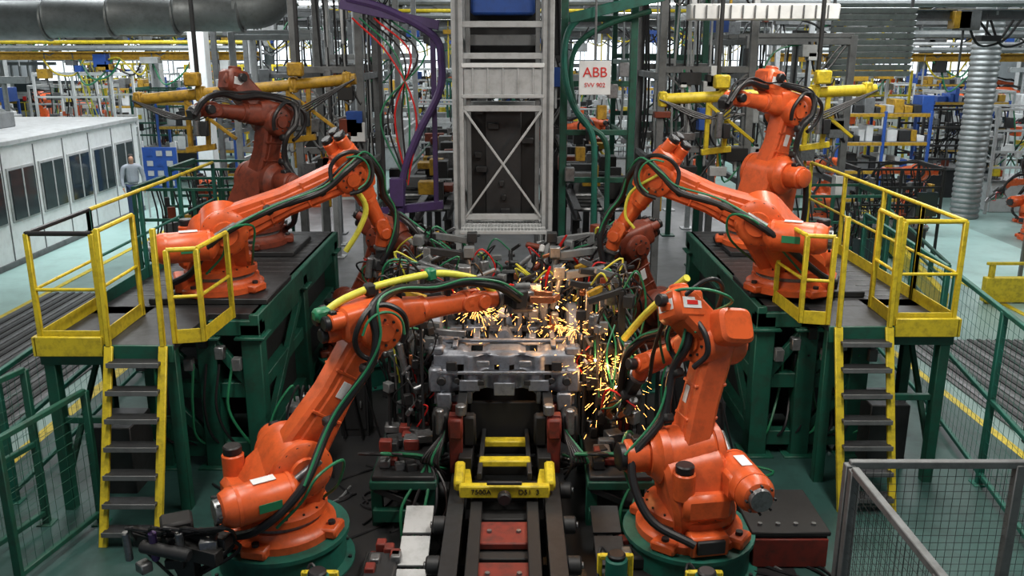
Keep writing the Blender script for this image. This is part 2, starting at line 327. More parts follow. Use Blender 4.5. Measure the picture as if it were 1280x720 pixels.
# ------------------------------------------------------------------ access platforms
def rail(b,pts,h=1.0,m=YEL,mids=(.5,),top=None,r=.022,kick=True):
    pts=[V(p) for p in pts]
    for p in pts: b.beam(p,p+Z*h,.045,.045,m)
    for a,c in zip(pts,pts[1:]):
        b.tube([a+Z*h,c+Z*h],r,top or m,8,1)
        for q in mids: b.tube([a+Z*h*q,c+Z*h*q],.016,m,8,1)
        if kick: b.beam(a+Z*.06,c+Z*.06,.012,.13,m)
def platform(sx,dy,name,ybot):
    b=B(); zt=1.66
    def sh(y): return y+dy if y<8.3 else y+dy*.5 if y<9 else y
    f=lambda x,y,z:V((sx*x,sh(y),z))
    def BX(x0,x1,y0,y1,z0,z1,m,bev=.006): 
        a,c=sorted((sx*x0,sx*x1)); b.bb(a,c,sh(y0),sh(y1),z0,z1,m,bev)
    BX(3.0,3.62,7.4,8.35,zt-.06,zt,DRK); BX(3.62,4.2,7.4,8.6,zt-.06,zt,DRK); BX(2.55,4.2,8.35,12.4,zt-.08,zt,DRK)
    for i in range(16): BX(2.6,4.15,9.0+i*.21,9.01+i*.21,zt,zt+.004,STL,0)
    BX(3.62,4.22,7.36,7.40,zt-.10,zt+.08,YEL); BX(3.0,3.62,7.37,7.40,zt-.16,zt,GRN); BX(4.2,4.24,7.36,8.6,zt-.10,zt+.08,YEL)
    BX(3.6,4.22,7.42,7.5,zt-.2,zt-.1,GRN)
    BX(2.5,4.25,8.30,8.42,zt-.22,zt-.06,GRN,.01); BX(2.5,2.6,8.3,12.4,zt-.22,zt,GRN,.01)
    for x in(3.06,4.15): b.beam(f(x,7.48,0),f(x,7.48,zt-.05),.10,.10,GRN)
    b.beam(f(4.15,8.5,0),f(4.15,8.5,zt-.05),.10,.10,GRN); b.beam(f(4.15,10.4,0),f(4.15,10.4,zt-.05),.12,.12,GRN); b.beam(f(4.15,12.2,0),f(4.15,12.2,zt-.05),.12,.12,GRN)
    b.beam(f(4.15,7.48,.3),f(4.15,8.5,1.4),.05,.05,GRN); b.beam(f(3.1,7.5,.9),f(4.1,7.5,.9),.06,.06,GRN)
    for x in(2.6,3.05,3.6):
        for y in(8.4,10.3,12.2): b.beam(f(x,y,0),f(x,y,zt-.1),.20,.20,GRN,.01); b.box(f(x,y,.015),(.34,.34,.03),GRN); b.box(f(x,y,zt-.24),(.30,.30,.03),GRN)
    b.beam(f(2.6,8.4,.85),f(3.6,8.4,.85),.13,.16,GRN); b.beam(f(2.6,8.4,.20),f(3.6,8.4,.20),.13,.16,GRN)
    b.beam(f(3.05,8.36,.25),f(3.6,8.36,.85),.07,.10,GRN); b.beam(f(3.05,8.36,.9),f(3.6,8.36,1.45),.07,.10,GRN); b.beam(f(2.65,8.36,.9),f(3.05,8.36,1.45),.07,.10,GRN)
    for z in(.2,.85,1.35): b.beam(f(2.6,8.4,z),f(2.6,12.2,z),.12,.14,GRN)
    b.beam(f(2.57,8.5,.25),f(2.57,10.2,1.3),.07,.10,GRN)
    BX(2.66,2.70,8.6,12.2,.05,1.5,DK2); BX(2.7,3.95,9.6,9.64,.05,1.5,DK2)
    BX(2.5,3.72,8.65,9.65,zt,zt+.065,DRK,.01); BX(2.75,3.9,10.8,11.8,zt,zt+.065,DRK,.01)
    for i in range(7): b.box(f(2.75+.16*i,8.3,1.15+.12*(i%3)),(.09,.1,.13),[GRY,STL,BLK][i%3])
    for i in range(7): b.tube([f(2.8+i*.13,8.3,1.15),f(2.85+i*.12,8.22,.7),f(2.7+i*.16,8.30,.3),f(2.7,8.6,.05)],.014,BLK if i%3 else CGR,6)
    b.box(f(3.35,8.9,.6),(.5,.4,.9),GRY,None,.01); b.box(f(3.85,8.0,.35),(.4,.5,.7),DRK,None,.01)
    zz=zt
    rail(b,[f(3.62,7.42,zz),f(4.18,7.42,zz),f(4.18,8.58,zz)],1.0,YEL,(.5,),BLK if sx<0 else YEL)
    rail(b,[f(4.18,8.58,zz),f(4.18,9.8,zz),f(4.18,11.0,zz),f(4.18,12.3,zz)],1.0,YEL if sx>0 else GRT,(.5,),YEL)
    rail(b,[f(3.62,7.44,zz),f(3.64,8.3,zz)],1.0,YEL,(.5,),YEL)
    rail(b,[f(3.0,7.44,zz),f(2.76,7.5,zz),f(2.72,8.2,zz)],.85,YEL,(.5,),YEL)
    yt=sh(7.36)
    for x in(3.08,3.56):
        b.beam((sx*x,ybot,0),(sx*x,yt,zt),.035,.075,YEL,up=X); b.beam((sx*x,yt,zt),(sx*x,yt+.04,zt+1.05),.045,.045,YEL)
    for i in range(7):
        t=(i+.6)/7.2; p=V((sx*3.32,ybot+(yt-ybot)*t,zt*t)); b.box(p,(.46,.15,.035),DRK,None,.006); b.box(p+V((0,-.075,0)),(.46,.012,.045),GRY,None,.003)
    return b.obj(name)
platform(-1,0,'access_platform',6.80); platform(1,.55,'access_platform',7.40)
# ------------------------------------------------------------------ car underbody
b=B()
NX,NS=84,66
cc=-.075; hw=.675
P_=[(7.92,.88),(7.93,1.0),(7.90,1.05),(7.90,1.20),(7.93,1.23),(7.95,1.36),(8.00,1.40),(8.30,1.41),(8.36,1.35),(8.8,1.32),(9.3,1.33),(9.6,1.28),(10.6,1.26)]
def prof(s):
    x=s*(len(P_)-1); i=min(int(x),len(P_)-2); t=x-i; return P_[i][0]*(1-t)+P_[i+1][0]*t,P_[i][1]*(1-t)+P_[i+1][1]*t
vs=[];fs=[]
for j in range(NS+1):
    s=j/NS; y,z=prof(s)
    for i in range(NX+1):
        x=cc-hw+2*hw*i/NX; q=(x-cc)/hw
        dz=0;dy=0
        if s<.45: dy-= .045*math.exp(-((abs(q)-.45)/.10)**4)+.03*math.exp(-(q/.12)**4)-.02*math.exp(-((abs(q)-.25)/.05)**4)
        if .05<s<.3: dy-=.05*math.exp(-((abs(q)-.85)/.12)**4)
        if .26<s<.42: dy+=.03*math.exp(-((abs(q)-.3)/.12)**6)
        if s<.14 : dz+= .20*math.exp(-(q/.50)**6)
        if s>.60: dz+= .022*math.cos(q*22)*(abs(q)<.8)+.08*math.exp(-(q/.12)**4)
        if s>.45: dz+= .06*max(0,abs(q)-.82)/.18
        if .47<s<.58: dz-=.03*math.exp(-((abs(q)-.4)/.16)**6)
        vs.append((x,y+dy,z+dz))
for j in range(NS):
    for i in range(NX):
        s=j/NS; q=(2*(i+.5)/NX-1)
        if .16<s<.22 and abs(abs(q)-.22)<.05: continue
        if .28<s<.35 and abs(abs(q)-.66)<.08: continue
        if .30<s<.36 and abs(abs(q)-.10)<.04: continue
        if .18<s<.24 and abs(abs(q)-.62)<.04: continue
        if .05<s<.1 and abs(abs(q)-.66)<.09: continue
        if .50<s<.56 and (abs(abs(q)-.4)<.08 or abs(abs(q)-.72)<.05): continue
        if .66<s<.74 and abs(abs(q)-.45)<.22: continue
        if .80<s<.92 and abs(abs(q)-.45)<.25: continue
        fs.append((j*(NX+1)+i,j*(NX+1)+i+1,(j+1)*(NX+1)+i+1,(j+1)*(NX+1)+i))
b.add(vs,fs,GAL)
for sx in(-1,1):
    xo=cc+sx*.655
    b.beam((xo,7.95,1.20),(xo,10.6,1.32),.10,.14,GAL,.02); b.box((xo,7.9,1.14),(.13,.10,.24),GAL,None,.02)
    b.box((xo-sx*.08,7.86,.93),(.14,.06,.18),GAL,None,.015); b.cyl((xo-sx*.06,7.84,1.15),(xo-sx*.06,7.80,1.15),.045,DRK,seg=16)
    b.lathe((xo-sx*.02,8.75,1.34),X*sx,[(0,.28),(.02,.31),(.10,.31),(.12,.26)],GAL,28)
    b.box((cc+sx*.33,7.84,1.10),(.20,.03,.11),GAL,None,.012); b.box((cc+sx*.33,7.86,.98),(.05,.05,.14),STL,None,.01)
    b.beam((xo-sx*.18,8.0,1.43),(xo-sx*.18,8.5,1.43),.05,.03,GAL); b.box((xo,8.02,1.40),(.15,.14,.09),GAL,None,.02); b.cyl((xo-sx*.04,8.05,1.44),(xo-sx*.04,8.05,1.52),.02,STL,seg=8)
    b.box((cc+sx*.50,7.85,1.29),(.10,.03,.09),DRK,None,.01); b.box((cc+sx*.2,7.86,1.31),(.12,.03,.06),GAL,None,.01); b.box((cc+sx*.22,7.83,1.13),(.06,.02,.05),DRK,None,.005); b.cyl((cc+sx*.45,7.84,1.15),(cc+sx*.45,7.82,1.15),.03,DRK,seg=12)
    b.beam((cc+sx*.28,8.4,1.37),(cc+sx*.34,10.5,1.33),.07,.05,GAL,.01)
b.beam((cc-.64,7.86,1.22),(cc+.64,7.86,1.22),.028,.03,GAL,.008); b.box((cc,7.85,1.06),(.20,.03,.13),GAL,None,.01); b.beam((cc-.6,8.2,1.43),(cc+.6,8.2,1.43),.05,.03,GAL)
for y in(8.75,9.5,10.3): b.beam((cc-.62,y,1.38),(cc+.62,y,1.38),.09,.05,GAL,.01)
for i in range(16): b.cyl((cc-.60+.08*i,7.84,1.22),(cc-.60+.08*i,7.825,1.22),.010,STL,seg=8)
o=b.obj('car_underbody'); md=o.modifiers.new('s','SOLIDIFY'); md.thickness=.006
# ------------------------------------------------------------------ conveyor and lifting table
b=B(); cx=-.065
for sx in(-1,1):
    b.ibeam((cx+sx*.42,3.0,.30),(cx+sx*.42,11,.30),.14,.22,DRK,.025); b.beam((cx+sx*.24,3.0,.33),(cx+sx*.24,6.95,.33),.10,.20,DK2)
    for i in range(12): 
        y=3.3+i*.6; b.box((cx+sx*.42,y,.095),(.22,.12,.19),DRK); b.cyl((cx+sx*.49,y+.3,.34),(cx+sx*.60,y+.3,.34),.075,DRK,seg=16); b.cyl((cx+sx*.60,y+.3,.34),(cx+sx*.62,y+.3,.34),.03,STL,seg=10)
    b.beam((cx+sx*.33,7.0,.45),(cx+sx*.40,7.6,.45),.10,.10,YEL); b.beam((cx+sx*.40,6.95,.50),(cx+sx*.40,7.25,.57),.09,.11,YEL,.02)
    b.beam((cx+sx*.45,7.45,.40),(cx+sx*.45,7.45,.98),.09,.12,RED); b.box((cx+sx*.45,7.43,.86),(.13,.16,.20),RED,None,.02); b.beam((cx+sx*.47,7.9,.40),(cx+sx*.47,7.9,.90),.10,.12,RED)
    b.box((cx+sx*.33,7.55,.78),(.12,.12,.30),DK2,None,.02); b.box((cx+sx*.60,7.6,.80),(.15,.2,.30),DRK,None,.02); b.cyl((cx+sx*.60,7.5,.75),(cx+sx*.60,7.5,1.0),.04,STL,seg=12)
    b.beam((cx+sx*.36,7.3,.50),(cx+sx*.36,10.8,.50),.12,.22,DK2); b.beam((cx+sx*.40,7.5,.98),(cx+sx*.40,10.5,.98),.09,.10,DRK)
    b.cyl((cx+sx*.40,7.42,.98),(cx+sx*.40,7.42,1.08),.05,STL,seg=14)
    for i in range(6): b.tube([(cx+sx*.55,7.3+.1*i,.4),(cx+sx*(.60+.03*i),7.2,.62),(cx+sx*.55,7.5,.8),(cx+sx*.68,7.8,.7)],.012,R.choice([BLK,BLK,CGR]),6)
for y in(3.6,4.4,5.2,5.8,6.4): b.box((cx,y,.36),(.44,.34,.06),RED,None,.01); b.box((cx,y+.3,.34),(.40,.10,.05),DK2); b.cyl((cx-.12,y,.39),(cx-.12,y,.41),.02,STL,seg=8); b.cyl((cx+.12,y,.39),(cx+.12,y,.41),.02,STL,seg=8)
b.bb(cx-.22,cx+.22,3,6.9,.18,.32,DK2); b.bb(cx-.34,cx+.34,7.9,7.96,.5,.9,DK2); b.bb(cx-.5,cx+.5,8.6,8.66,.35,1.1,DK2)
b.box((cx,6.86,.52),(.78,.08,.115),YEL,None,.012); b.cyl((cx,6.80,.50),(cx,6.72,.50),.06,BLK,seg=16); b.beam((cx-.15,6.80,.62),(cx+.15,6.80,.62),.03,.03,DRK)
for y,z,w in((7.25,.60,.46),(7.7,.58,.40),(8.15,.58,.38)): b.box((cx,y,z),(w,.11,.06),YEL,None,.01)
for y in(7.0,7.48,7.93): b.box((cx,y,.44),(.60,.20,.10),DK2,None,.01)
for s in(-1,1): b.beam((cx+s*.22,7.0,.58),(cx+s*.20,8.3,.60),.04,.07,DRK)
cvt=b.obj('assembly_conveyor')
text('7500A',.065,(cx-.20,6.816,.525),(math.pi/2,0,0),BLK,cvt); text('D51  3',.065,(cx+.21,6.816,.525),(math.pi/2,0,0),BLK,cvt)
for sx in(-1,1):
    b=B(); x0=sx*.97
    b.box((x0,7.75,.50),(.56,1.3,.05),DRK,None,.01); b.box((x0,7.75,.44),(.60,1.34,.08),GRN,None,.01)
    for a in(-.25,.25):
        for c in(-.55,.55): b.beam((x0+a,7.75+c,0),(x0+a,7.75+c,.42),.10,.10,GRN)
    b.beam((x0-.28,7.12,.14),(x0+.28,7.12,.14),.08,.12,GRN); b.beam((x0-.26,7.12,.40),(x0+.26,7.12,.16),.04,.06,DRK)
    for i in range(26): b.box((x0+R.uniform(-.22,.22),R.uniform(7.2,8.3),.54+R.uniform(0,.06)),(R.uniform(.05,.16),R.uniform(.05,.2),R.uniform(.05,.16)),R.choice([STL,DRK,GRY,DK2,DK2,RED,DRK]),rz=R.choice([0,0,.3]))
    for i in range(5): b.tube([(x0-.2+.1*i,7.5,.55),(x0-.1*i,7.2,.7),(x0+.2,7.25,.6),(x0+.1*i,7.0,.3),(x0+.05*i,6.9,.03)],.014,R.choice([BLK,BLK,CGR]),6)
    for i in range(3): b.box((sx*.80,6.75-.36*i,.30-.08*i),(.24,.32,.03),LGT if sx<0 else DRK,(X,V((0,.96,.26)),V((0,-.26,.96))),.004)
    for a in(-.08,.08):
        for i in range(3): b.beam((sx*.80+a,6.75-.36*i,0),(sx*.80+a,6.75-.36*i,.29-.08*i),.03,.03,DRK)
    for y in(8.6,9.6): b.beam((sx*1.12,y,0),(sx*1.12,y,1.35),.14,.14,GRN); 
    b.beam((sx*1.12,8.6,.75),(sx*1.12,9.6,.75),.10,.12,GRN); b.beam((sx*1.12,8.6,1.35),(sx*1.12,9.6,1.35),.14,.12,GRN); b.beam((sx*.75,8.6,.75),(sx*1.12,8.6,.55),.10,.12,GRN); b.beam((sx*.8,8.56,.45),(sx*1.12,8.56,1.05),.06,.1,GRN)
    b.obj('fixture_side_table')
# ------------------------------------------------------------------ welding fixture clutter
b=B()
def rnd(a,c): return R.uniform(a,c)
MM=[DRK,DRK,STL,DK2,GRY,DK2,BLK,STL]
for sx in(-1,1):
    for k in range(20):
        y=8.05+k*.14; x=sx*rnd(.74,1.05); zb=rnd(1.0,1.2); zt=rnd(1.4,2.05)
        b.beam((x,y,.7),(x,y,zt),.06,.07,R.choice(MM)); b.beam((x,y,zt),(x-sx*rnd(.1,.35),y-.05,zt+rnd(-.12,.14)),.05,.06,R.choice([STL,DRK,GRY,YED,DRK]))
        b.cyl((x,y-.07,zb),(x+sx*.05,y-.07,zb+.30),.035,R.choice([STL,STL,LGT,DRK]),seg=12); b.cyl((x,y-.07,zb+.30),(x-sx*.04,y-.07,zb+.42),.012,STL,seg=8)
        b.box((x+sx*.06,y-.03,zt-.1),(.10,.11,.12),R.choice([DRK,STL,ORD,BLK,GRY,DK2]),rz=rnd(-.4,.4))
        for q in range(3): b.tube([(x,y,zt),(x+sx*rnd(.05,.3),y-rnd(0,.2),zt+rnd(.02,.2)),(x+sx*rnd(.1,.4),y,zt-rnd(.2,.4)),(x+sx*rnd(0,.2),y+.1,.9)],rnd(.006,.014),R.choice([BLK,CGR,BLK,DRK,BLK,BLK,CYL,STL]),6,5)
    b.beam((sx*.86,8.0,1.0),(sx*.86,10.8,1.0),.10,.12,DRK); b.beam((sx*.90,8.0,.7),(sx*.90,10.8,.7),.10,.12,GRN)
    for y in(8.05,9.4,10.75): b.beam((sx*.88,y,0),(sx*.88,y,.75),.12,.12,DRK)
    for k in range(34):
        x=sx*rnd(.72,1.25); y=rnd(8.0,9.0); z=rnd(.55,1.35); b.box((x,y,z),(rnd(.05,.16),rnd(.06,.16),rnd(.05,.18)),R.choice(MM),rz=rnd(0,1)); b.beam((x,y,.5),(x,y,z),.03,.03,DRK)
    # clamp stacks tight against the body corners
    for k in range(46):
        x=sx*rnd(.70,1.02)+(-.06); y=rnd(7.88,8.25); z=rnd(.75,1.75); t=R.random()
        if t<.45: b.box((x,y,z),(rnd(.03,.10),rnd(.04,.10),rnd(.03,.12)),R.choice(MM+[COP,LGT]),rz=rnd(0,1.5))
        elif t<.7: b.cyl((x,y,z),(x+rnd(-.12,.12),y-rnd(0,.05),z+rnd(-.1,.12)),rnd(.010,.026),R.choice([STL,STL,DRK,LGT]),seg=10)
        else: b.tube([(x,y,z),(x+rnd(-.12,.12),y-.08,z+rnd(0,.12)),(x+rnd(-.15,.15),y-.03,z-.15),(x+rnd(-.1,.1),y,z-.3)],.008,R.choice([BLK,CGR,BLK,REB,STL]),6,5)
        if k%3==0: b.beam((x,y,.52),(x,y,z),.025,.03,DRK)
    for y in(8.7,9.6,10.4):
        b.beam((sx*.95,y,1.3),(sx*.95,y,2.05),.08,.08,R.choice([DRK,YED,GRY])); b.beam((sx*.95,y,2.02),(sx*.45,y,1.95),.07,.08,R.choice([DRK,GRY]))
        b.cyl((sx*.5,y,1.95),(sx*.42,y,1.6),.035,STL,seg=12); b.box((sx*.48,y,2.0),(.12,.12,.12),R.choice([STL,GRY,DRK]))
for k in range(230):
    x=rnd(-1.15,1.15); y=rnd(8.65,11.1); z=1.42+abs(x)*.2+rnd(0,.42)*(1 if abs(x)>.3 else .8)
    t=R.random(); m=R.choice([DRK,STL,STL,DK2,GRY,LGT,BLK,COP,ORD,DRK,STL])
    b.beam((x,y,1.25),(x,y,z),.022,.025,DRK)
    if t<.36: b.box((x,y,z),(rnd(.04,.14),rnd(.05,.13),rnd(.04,.13)),m,rz=rnd(0,3))
    elif t<.58: b.cyl((x,y,z),(x+rnd(-.2,.2),y+rnd(-.15,.15),z+rnd(-.05,.15)),rnd(.02,.04),m,seg=12)
    elif t<.78: b.beam((x,y,z),(x+rnd(-.35,.35),y+rnd(-.1,.1),z+rnd(-.1,.1)),.03,.04,m)
    else: b.tube([(x,y,z),(x+rnd(-.2,.2),y-.1,z+.16),(x+rnd(-.3,.3),y,z-.1),(x+rnd(-.2,.2),y,1.4)],.010,R.choice([BLK,CGR,CYL,BLK,BLK,REB]),6,5)
for k in range(16): b.box((rnd(-.02,.46),rnd(8.45,8.8),rnd(1.45,1.85)),(rnd(.04,.11),.08,rnd(.06,.18)),R.choice([LGT,STL,COP,STL,STL]),rz=rnd(-.3,.3))
b.beam((.08,8.65,1.3),(.08,8.65,1.8),.05,.05,STL); b.beam((.34,8.65,1.3),(.34,8.65,1.8),.05,.05,STL)
for y in(9.2,10.0,10.8): b.beam((-1.0,y,1.40),(1.0,y,1.40),.08,.10,DRK)
for a in(-.5,.2): b.beam((a,9.1,1.5),(a+.1,10.9,1.5),.07,.08,STL)
for i in range(20):
    x=rnd(.80,1.15); y=rnd(8.0,8.6)
    b.tube([(x,y,1.5+rnd(-.1,.3)),(x+rnd(-.1,.25),y-.15,1.3+rnd(-.2,.3)),(x+rnd(-.25,.2),y-.2,.95+rnd(-.1,.2)),(x+rnd(-.1,.2),y,.75),(.9,8.4,.72)],rnd(.007,.014),R.choice([CGR,BLK,BLK,BLK,DRK,CGR,STL]),6)
for i in range(22): b.box((.72+rnd(0,.40),8.0+rnd(0,.5),.95+rnd(0,.75)),(rnd(.04,.12),.09,rnd(.05,.14)),R.choice([STL,DRK,COP,DK2,BLK,STL]),rz=rnd(0,2)); b.beam((.85,8.25,.7),(.85+rnd(0,.2),8.1+rnd(0,.3),1.7),.025,.025,DRK)
b.obj('welding_fixture')
b=B()
CS=[((.28,8.50,1.80),.30),((.86,7.95,1.28),.30),((.02,8.7,1.66),.34),((.62,8.1,1.58),.28),((-.35,8.6,1.62),.26),((1.0,7.9,1.05),.30),((.45,8.3,1.55),.5)]
for i in range(760):
    c,R0=CS[i%7]; c=V(c)
    a=rnd(0,6.28); rr=abs(R.gauss(0,R0*.75)); l=rnd(.010,.05)*(2.2 if i%9==0 else 1)
    dr=V((math.cos(a),rnd(-.5,.3),math.sin(a)*.6)).normalized(); p=c+dr*rr-Z*rr*rr*.5; b.tube([p,p+dr*l-Z*l*.4],rnd(.0008,.0016),SPK,4,1)
for c in((.28,8.42,1.80),(.80,7.96,1.30),(.02,8.62,1.62),(.45,8.40,1.70),(1.0,7.9,1.05)): b.lathe(V(c),Z,[(0,.004),(.006,.011),(.014,.011),(.02,.004)],WLD,8)
b.obj('welding_sparks')
# ------------------------------------------------------------------ loose floor devices near the front
def pump(name,loc,cm):
    b=B(); l=V(loc)
    b.box(l+Z*.02,(.34,.34,.04),DRK); b.box(l+Z*.14,(.22,.24,.20),cm,None,.02); b.cyl(l+Z*.24,l+Z*.44,.085,GRT,seg=18); b.cyl(l+Z*.44,l+Z*.48,.07,BLK,seg=18)
    b.cyl(l+V((-.16,-.02,.14)),l+V((.16,-.02,.14)),.06,STL,seg=14); b.bolts(l+Z*.24,Z,.10,6); b.beam(l+V((.12,.08,0)),l+V((.12,.08,.42)),.04,.04,YEL); b.beam(l+V((-.12,.08,0)),l+V((-.12,.08,.42)),.04,.04,YEL); b.beam(l+V((-.12,.08,.4)),l+V((.12,.08,.4)),.05,.04,YEL)
    b.tube([l+V((0,-.1,.15)),l+V((.12,-.25,.2)),l+V((.2,-.1,.08)),l+V((.3,0,.02))],.014,CGR,6); b.tube([l+V((0,.1,.3)),l+V((-.1,.2,.4)),l+V((-.15,.0,.15)),l+V((-.2,.1,.015))],.014,BLK,6)
    return b.obj(name)
pump('drive_motor_unit',(1.44,5.72,.0),YEL); pump('drive_motor_unit',(-1.44,5.72,.0),YEL); pump('drive_motor_unit',(.80,5.95,.0),GRN)
b=B()
l=V((-2.50,6.0,0))
b.beam(l,l+Z*.50,.14,.14,DRK); b.box(l+Z*.01,(.4,.4,.02),DRK)
b.beam(l+V((-.42,.1,.53)),l+V((.30,-.15,.50)),.10,.12,DK2); b.box(l+V((-.1,.1,.63)),(.24,.2,.14),DK2,rz=.4,bev=.02); b.box(l+V((.2,0,.57)),(.3,.12,.1),DRK,rz=-.3); b.cyl(l+V((-.3,-.1,.57)),l+V((.1,-.2,.55)),.05,DRK,seg=14)
for i in range(10): b.tube([l+V((rnd(-.3,.2),0,.6)),l+V((rnd(-.4,.4),-.15,.75)),l+V((rnd(-.4,.4),.1,.45)),l+V((rnd(-.1,.1),0,.2))],.014,BLK,6)
for i in range(9): b.box(l+V((rnd(-.35,.3),rnd(-.15,.1),rnd(.35,.65))),(rnd(.06,.16),.1,.08),R.choice([DK2,DRK,STL,GRY]),rz=rnd(0,1))
for i in range(3): b.cyl(l+V((-.4+.2*i,-.1,.45)),l+V((-.4+.2*i,-.12,.70)),.03,STL if i!=1 else PUR,seg=10)
b.obj('gripper_tool_stand')
b=B()
b.bb(2.0,2.62,6.5,7.2,0,.30,DRK,.01); b.bb(1.98,2.64,6.48,7.22,.30,.34,DK2,.01); b.bb(2.0,2.62,6.47,6.5,.02,.28,RED)
for i in range(4): b.cyl((2.08+.15*i,6.6,.34),(2.08+.15*i,6.6,.36),.02,STL,seg=8)
b.obj('floor_junction_box')
b=B()
for i,(p,q) in enumerate([((-3.9,5.35,.30),(-1.8,5.5,.30)),((-3.9,5.32,.20),(-1.9,5.4,.20))]): b.tube([p,q],.035,[BLU,GRT][i],10,1)
for x in(-3.6,-2.8,-2.1): b.beam((x,5.42,0),(x,5.42,.33),.05,.05,DRK)
b.tube([(-1.9,5.42,.30),(-1.6,5.3,.3),(-1.3,5.2,.2),(-.9,5.4,.04)],.02,BLK,8); b.obj('floor_pipe_run')
b=B()
for i in range(44):
    x=rnd(-2.6,2.6); y=rnd(5.0,8.0)
    if abs(x)<.7: x+= .8*(1 if x>0 else -1)
    b.tube([(x,y,.02),(x+rnd(-.3,.3),y+.2,.025),(x+rnd(-.4,.4),y+.5,.02),(x+rnd(-.5,.5),y+.8,.022)],.013,R.choice([BLK,BLK,CGR,GRY]),6)
b.obj('floor_cables')
for (x0,y0) in((-1.05,6.0),(1.02,6.3)):
    b=B()
    b.bb(x0-.18,x0+.18,y0-.5 if x0<0 else y0-.1,y0+.6,.0,.10,DK2); b.box((x0,y0+.2,.16),(.26,.4,.12),DRK,None,.02)
    for i in range(3): b.cyl((x0-.13,y0+.05+.2*i,.14),(x0+.13,y0+.05+.2*i,.14),.04,STL if i%2 else RED,seg=12)
    for i in range(6): b.box((x0+rnd(-.12,.12),y0+rnd(0,.5),.2),(.08,.1,.12),R.choice([STL,DRK,GRY,RED]))
    b.obj('roller_bed')
for (x,y,m) in((-2.1,8.3,GRY),(-1.75,9.2,DRK),(2.0,8.4,DRK),(1.8,9.3,GRY)):
    b=B(); b.bb(x-.16,x+.16,y-.14,y+.14,0,.75,m,.01); b.bb(x-.13,x+.13,y-.15,y-.14,.1,.68,DRK,.003); b.box((x+.08,y-.16,.4),(.02,.02,.08),STL)
    for i in range(4): b.tube([(x-.1+.06*i,y,.75),(x-.1+.06*i,y-.1,.95),(x-.3+.15*i,y-.2,.6),(x-.3+.2*i,y-.25,.03)],.012,R.choice([BLK,CGR,BLK]),6)
    b.cyl((x,y,.75),(x,y,.83),.05,STL,seg=12); b.obj('valve_cabinet')
# ------------------------------------------------------------------ wire fences
def fence(name,p,q,h,m,mesh=True,gap=.05,post=.06,wm=None,mid=()):
    b=B();p=V(p);q=V(q);L=(q-p).length;d=(q-p)/L; n=max(1,round(L/1.2))
    for i in range(n+1): b.beam(p+d*L*i/n,p+d*L*i/n+Z*h,post,post,m); b.box(p+d*L*i/n+Z*.01,(.14,.14,.02),m)
    for z in(.12,h)+tuple(mid): b.beam(p+Z*z,q+Z*z,post*.8,post*.8,m)
    if mesh:
        k=int(L/gap)
        for i in range(1,k): b.tube([p+d*i*gap+Z*.12,p+d*i*gap+Z*h],.0022,wm or m,4,1)
        for i in range(1,int((h-.12)/gap)): b.tube([p+Z*(.12+i*gap),q+Z*(.12+i*gap)],.0022,wm or m,4,1)
    return b.obj(name)
fence('wire_mesh_fence',(2.44,5.8,0),(4.9,5.8,0),1.3,GRY,gap=.06,wm=DRK,post=.07)
fence('wire_mesh_fence',(2.44,3.1,0),(2.44,5.7,0),1.3,GRY,gap=.06,wm=DRK,post=.07)
fence('safety_fence',(-4.9,4.6,0),(-4.25,7.2,0),1.5,GRN,gap=.10,mid=(.8,))
fence('safety_fence',(-3.95,6.2,0),(-3.75,7.2,0),1.3,GRN,gap=.10)
fence('safety_fence',(4.4,6.5,0),(4.9,9.4,0),1.8,GRT,gap=.12,mid=(.9,))
fence('safety_fence',(4.95,9.7,0),(5.3,13.0,0),1.8,GRT,gap=.15,mid=(.9,))
fence('safety_fence',(-4.75,7.6,0),(-5.0,12.3,0),1.3,GRT,gap=.15,mid=(.7,))
for sx in(-1,1):
    b=B()
    for i in range(5):
        x=sx*(4.75+.22*i)+(-.2 if sx<0 else .15); y=(6.9 if sx<0 else 6.7)+.5*i
        b.beam((x,y+.14,0),(x,y+.14,1.0),.09,.09,GRT if i%2 else GRN); b.box((x,y+.14,1.02),(.15,.15,.05),GRT); b.box((x,y+.06,.55),(.10,.03,.5),YEL if i%2 else GRN)
        b.box((x,y+.1,.15),(.3,.3,.3),DRK)
    b.beam((sx*4.85+(-.1 if sx<0 else .15),7.0 if sx<0 else 6.8,.55),(sx*5.8,8.8,.55),.05,.10,YEL)
    b.obj('light_barrier_posts')
# ------------------------------------------------------------------ lift tower
b=B(); Y0,Y1=12.0,12.8; xl,xr=-.72,.48
for x in(xl,xr):
    for y in(Y0,Y1): b.beam((x,y,0),(x,y,7.7),.15,.15,LGT,.01)
    b.beam((x,Y0-.08,1.8),(x,Y0-.08,6.4),.05,.03,GRY)
    for z in(2.2,3.4,4.3,5.2): b.beam((x,Y0,z),(x,Y1,z),.07,.09,LGT)
    b.beam((x+(.14 if x<0 else -.14),Y0,0),(x+(.14 if x<0 else -.14),Y0,6.4),.05,.06,GRY)
mx=(xl+xr)/2
for z in(1.95,3.42,4.10,4.5,5.3): b.beam((xl,Y0,z),(xr,Y0,z),.07,.08,LGT); b.beam((xl,Y1,z),(xr,Y1,z),.08,.10,LGT)
b.beam((xl+.08,Y0-.03,1.95),(xr-.08,Y0-.03,3.40),.04,.03,LGT); b.beam((xr-.08,Y0-.05,1.95),(xl+.08,Y0-.05,3.40),.04,.03,LGT)
b.box((mx,Y0+.25,3.76),(1.06,.6,.36),LGT,None,.02); b.box((mx,Y0-.06,3.98),(1.10,.05,.06),WHT); b.box((mx,Y0-.06,3.58),(1.10,.05,.05),LGT)
for i in range(5): b.beam((mx-.4+.2*i,Y0-.06,3.60),(mx-.4+.2*i,Y0-.06,3.95),.02,.02,LGT)
